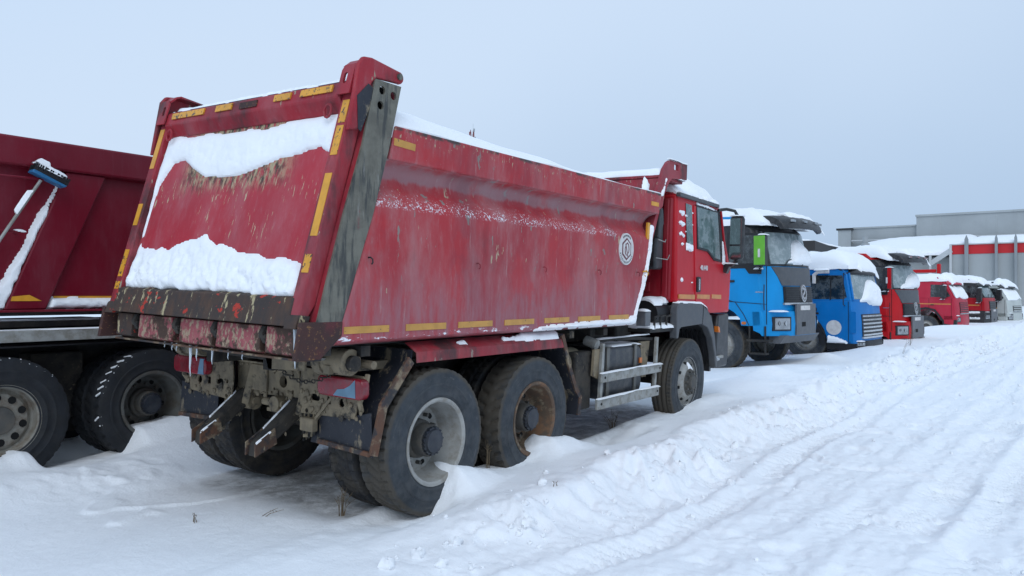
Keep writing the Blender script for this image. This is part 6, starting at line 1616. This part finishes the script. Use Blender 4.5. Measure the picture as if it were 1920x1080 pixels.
HA = (83.0, 0.0, 0.0)
HL = Thing('hall', 'low grey hall with a red band along its wall and a snow-covered roof', 'building', HA, (0, 0, 0), HA)
HL.part('wall', MB().box(83, 108, -40, 8.1, -1, 5.55), MAT['wall_grey2'])
HL.part('red_band', MB().box(82.95, 107.9, -40, 8.12, 5.56, 6.42), MAT['wall_red'])
HL.part('wall_coping', MB().box(82.85, 83.4, -40, 8.2, 6.42, 6.52), MAT['wall_light'])
for yy in (6.9, 4.55, 3.06, 0.8, -1.6, -4.4, -7.2):
    wdt = 0.15 if yy > 5 else 0.11
    HL.part('pillar', MB().box(82.5, 82.9, yy - wdt, yy + wdt, -1, 6.9).prism_x([(yy - wdt, 6.9), (yy + wdt, 6.9), (yy, 7.3)], 82.5, 82.9), MAT['pillar'])
HL.part('lean_to_wall', MB().box(85, 108, 8.12, 20.5, -1, 5.4), MAT['wall_grey2'])
for k in range(26):
    y0 = 8.3 + k * 0.47
    HL.part('roof_corrugation', MB().cyl((84.2, y0, 5.50), (85.4, y0, 5.66), 0.12, n=8), MAT['wall_dark'])
HL.part('gable_trim', MB().bar((83.3, 9.9, 4.75), (82.8, 8.15, 5.95), 0.2, 0.45), MAT['wall_light'])
HL.part('door_post', MB().box(83.2, 83.4, 9.85, 10.05, -1, 5.5), MAT['wall_light'])
HL.part('corner_post', MB().box(82.7, 82.95, 8.1, 8.3, -1, 6.5), MAT['wall_light'])
HL.part('roof_vent', MB().cyl((88, 16.6, 5.9), (88, 16.6, 7.2), 0.42, n=12).cyl((88, 16.6, 7.2), (88, 16.6, 7.9), 0.26, n=12), MAT['wall_grey'])
HL.part('wall_lamp', MB().box(84.8, 84.98, 12.3, 12.7, 4.6, 5.0), MAT['badge'])
rs = MB()
snow_cap(rs, 84.0, 109.6, 8.0, 21.0, lambda x, y: 5.62 + (x - 84) * 0.126 - 0.25 * max(0, (y - 15) / 6) ** 2 * 3, 0.45, 30, 30, 900, 1.2, 0.15, 0.1)
snow_cap(rs, 82.9, 109.6, -40, 8.1, lambda x, y: 6.5 + (x - 83) * 0.080, 0.35, 30, 40, 901, 1.0, 0.12, 0.05)
free('snow_load', rs, MAT['snow'], 'snow covering the roofs of the hall with the red band', 'snow', None, 'stuff', HL.o, HA)

HC = (70.0, 20.0, 0.0)
SH = Thing('canopy', 'dark flat-roofed canopy with snow on its edge, behind the bright blue truck', 'canopy', HC, (0, 0, 0), HC)
pdir = [(62.5, 16.35, 6.30), (75.0, 19.6, 6.05)]
SH.part('roof_slab', MB().add([(62.0, 15.3, 5.2), (75.0, 16.3, 5.2), (77, 27, 5.2), (60, 27, 5.2), (62.0, 15.3, 5.95), (75.0, 16.3, 5.95), (77, 27, 5.95), (60, 27, 5.95)], [(3, 2, 1, 0), (4, 5, 6, 7), (0, 1, 5, 4), (1, 2, 6, 5), (2, 3, 7, 6), (3, 0, 4, 7)]), MAT['wall_dark'], bevel=0.05)
for px, py in ((63, 17), (74, 17.6), (63, 25), (74, 25)):
    SH.part('column', MB().box(px - 0.2, px + 0.2, py - 0.2, py + 0.2, -0.5, 5.2), MAT['wall_dark'])
SH.part('ceiling_lamp', MB().box(71.6, 72.2, 15.85, 16.05, 5.35, 5.6), MAT['badge'])
rs = MB()
snow_cap(rs, 62.5, 74.5, 15.8, 26.5, 5.95, 0.22, 20, 20, 905, 0.6, 0.2, 0.02)
free('snow_load', rs, MAT['snow'], 'snow on top of the dark flat canopy', 'snow', None, 'stuff', SH.o, HC)

# lattice mast far away, only its head shows over the snow in the bed
D_ = 190.0
vd = Vector((math.cos(R_(35.4)), math.sin(R_(35.4)), 0)); vr = Vector((math.sin(R_(35.4)), -math.cos(R_(35.4)), 0))
mp = vd * D_ + vr * ((886 - 960) / 1440 * D_)
MT = Thing('antenna_mast', 'distant red and white lattice mast with antenna drums above the snow-filled bed', 'mast', (mp.x, mp.y, 0))
zt_ = 1.685 + (554 - 243) / 1440 * D_
for a in range(3):
    t_ = R_(120 * a + 20)
    for k in range(12):
        z0 = -1 + (zt_ + 1) * k / 12; z1 = -1 + (zt_ + 1) * (k + 1) / 12
        r0 = 1.6 - 1.1 * k / 12; r1 = 1.6 - 1.1 * (k + 1) / 12
        MT.part('mast_leg', MB().cyl((r0 * math.cos(t_), r0 * math.sin(t_), z0), (r1 * math.cos(t_), r1 * math.sin(t_), z1), 0.09, n=6), MAT['mast_red'] if k % 2 else MAT['wall_light'])
        t2 = t_ + R_(120)
        MT.part('brace', MB().cyl((r0 * math.cos(t_), r0 * math.sin(t_), z0), (r1 * math.cos(t2), r1 * math.sin(t2), z1), 0.05, n=5), MAT['mast_red'] if k % 2 else MAT['wall_light'])
for k, (a, dz) in enumerate(((20, -0.3), (140, -0.6), (250, 0.1), (200, -2.2), (330, -1.8))):
    c = Vector((0.7 * math.cos(R_(a)), 0.7 * math.sin(R_(a)), zt_ + dz - 0.3))
    MT.part('antenna_panel', MB().box(c.x - 0.13, c.x + 0.13, c.y - 0.13, c.y + 0.13, c.z - 0.4, c.z + 0.4), MAT['mast_red'] if k % 2 else MAT['wall_grey'])
MT.part('whip', MB().cyl((0.2, 0, zt_), (0.2, 0, zt_ + 1.6), 0.03, n=5), MAT['wall_grey2'])

# ------------------------------------------------------------------ small things on the snow
mb = MB()
ico = []
def clod(mb, c, r, seed):
    n, m = 9, 6
    vs = []; fs = []
    rr = random.Random(seed)
    ph = [rr.random() * 6 for _ in range(4)]
    for j in range(m + 1):
        v = math.pi * j / m
        for i in range(n):
            u = 2 * math.pi * i / n
            k = 1 + 0.22 * math.sin(3 * u + ph[0]) * math.sin(2 * v + ph[1]) + 0.18 * math.sin(5 * u + ph[2] + 3 * v) + rr.uniform(-0.08, 0.08)
            vs.append((c[0] + r * k * math.sin(v) * math.cos(u), c[1] + r * k * math.sin(v) * math.sin(u) * 0.85, c[2] + r * k * 0.75 * math.cos(v)))
    for j in range(m):
        for i in range(n):
            fs.append((j * n + i, (j + 1) * n + i, (j + 1) * n + (i + 1) % n, j * n + (i + 1) % n))
    mb.add(vs, fs)
rr = random.Random(5)
pts = []
for k in range(300):
    x = rr.uniform(3.2, 4.5) + rr.random() ** 1.7 * 26
    yc0 = float(np.interp(x, [0, 4.2, 5.0, 6.0, 7.2, 8.8, 10, 11.5, 14.5, 17, 22, 31, 41], [3.4, 3.30, 3.12, 3.08, 3.10, 3.15, 3.10, 3.0, 3.05, 2.95, 2.5, 1.9, 1.5]))
    y = yc0 + rr.gauss(-0.25, 0.24)
    r = 0.010 + 0.055 * rr.random() ** 5 + 0.002 * max(0, x - 8)
    pts.append((x, y, r))
for k in range(160):
    x = 4 + rr.random() ** 1.4 * 22
    pts.append((x, rr.uniform(-1.5, 2.6), 0.006 + 0.018 * rr.random() ** 2 + 0.0012 * max(0, x - 8)))
zz = ground_h(np.array([p[0] for p in pts]), np.array([p[1] for p in pts]))
for (x, y, r), z in zip(pts, zz):
    clod(mb, (x, y, z + r * 0.30), r, rr.random())
tag(link('snow_clods', mb.mesh('snow_clods', MAT['snow'], sharp=50)), 'broken clods of snow scattered along the ploughed bank and the lane', 'snow', kind='stuff')

def weed(x, y, stems, label, hgt, spread, lean=(0, 0), seed=1):
    rr = random.Random(seed)
    z = gh(x, y)
    t = Thing('dry_weed', label, 'weed', (x, y, z - 0.01))
    for k in range(stems):
        a = rr.uniform(0, 6.28); s = rr.uniform(0.2, 1) * spread
        hh = hgt * rr.uniform(0.55, 1.0)
        p = [(0.02 * math.cos(a), 0.02 * math.sin(a), 0), (0.4 * s * math.cos(a) + lean[0] * 0.4, 0.4 * s * math.sin(a) + lean[1] * 0.4, hh * 0.6), (s * math.cos(a) + lean[0], s * math.sin(a) + lean[1], hh)]
        mb = MB().tube(p, [0.0032, 0.0025, 0.0012], 5)
        for q_ in range(2):
            b = Vector(p[1]).lerp(Vector(p[2]), rr.uniform(0.1, 0.8)); a2 = rr.uniform(0, 6.28)
            mb.tube([b, b + Vector((0.05 * math.cos(a2), 0.05 * math.sin(a2), 0.035)) * (hgt / 0.3)], [0.002, 0.001], 4)
        t.part('stem', mb, MAT['straw'])
weed(3.18, 5.05, 3, 'tiny dry weed poking from the smooth snow left of the near truck', 0.10, 0.04, seed=3)
weed(3.52, 4.75, 2, 'leaning dry twig in the snow behind the near truck rear axle', 0.07, 0.05, (0.13, -0.04), seed=4)
weed(4.02, 4.45, 9, 'tangle of dead grass under the near truck beside its rear dual tyres', 0.26, 0.12, seed=6)
weed(5.25, 3.98, 4, 'dry grass stalks between the two right rear wheels of the near truck', 0.30, 0.08, seed=7)
weed(8.2, 4.35, 12, 'dead grass tuft just behind the near truck front wheel', 0.28, 0.16, seed=8)
weed(7.2, 4.6, 9, 'low dead grass below the side guard of the near truck', 0.2, 0.14, seed=18)
weed(24.4, 3.45, 7, 'bare twigs standing in the snow before the bright red truck', 0.55, 0.30, seed=9)
weed(19.9, 2.95, 2, 'two long bare twigs leaning right on the snowy road bank', 0.42, 0.12, (0.35, -0.1), seed=10)
weed(5.0, 3.15, 2, 'tiny dark sprig on the clod bank in front of the near truck', 0.06, 0.03, seed=12)
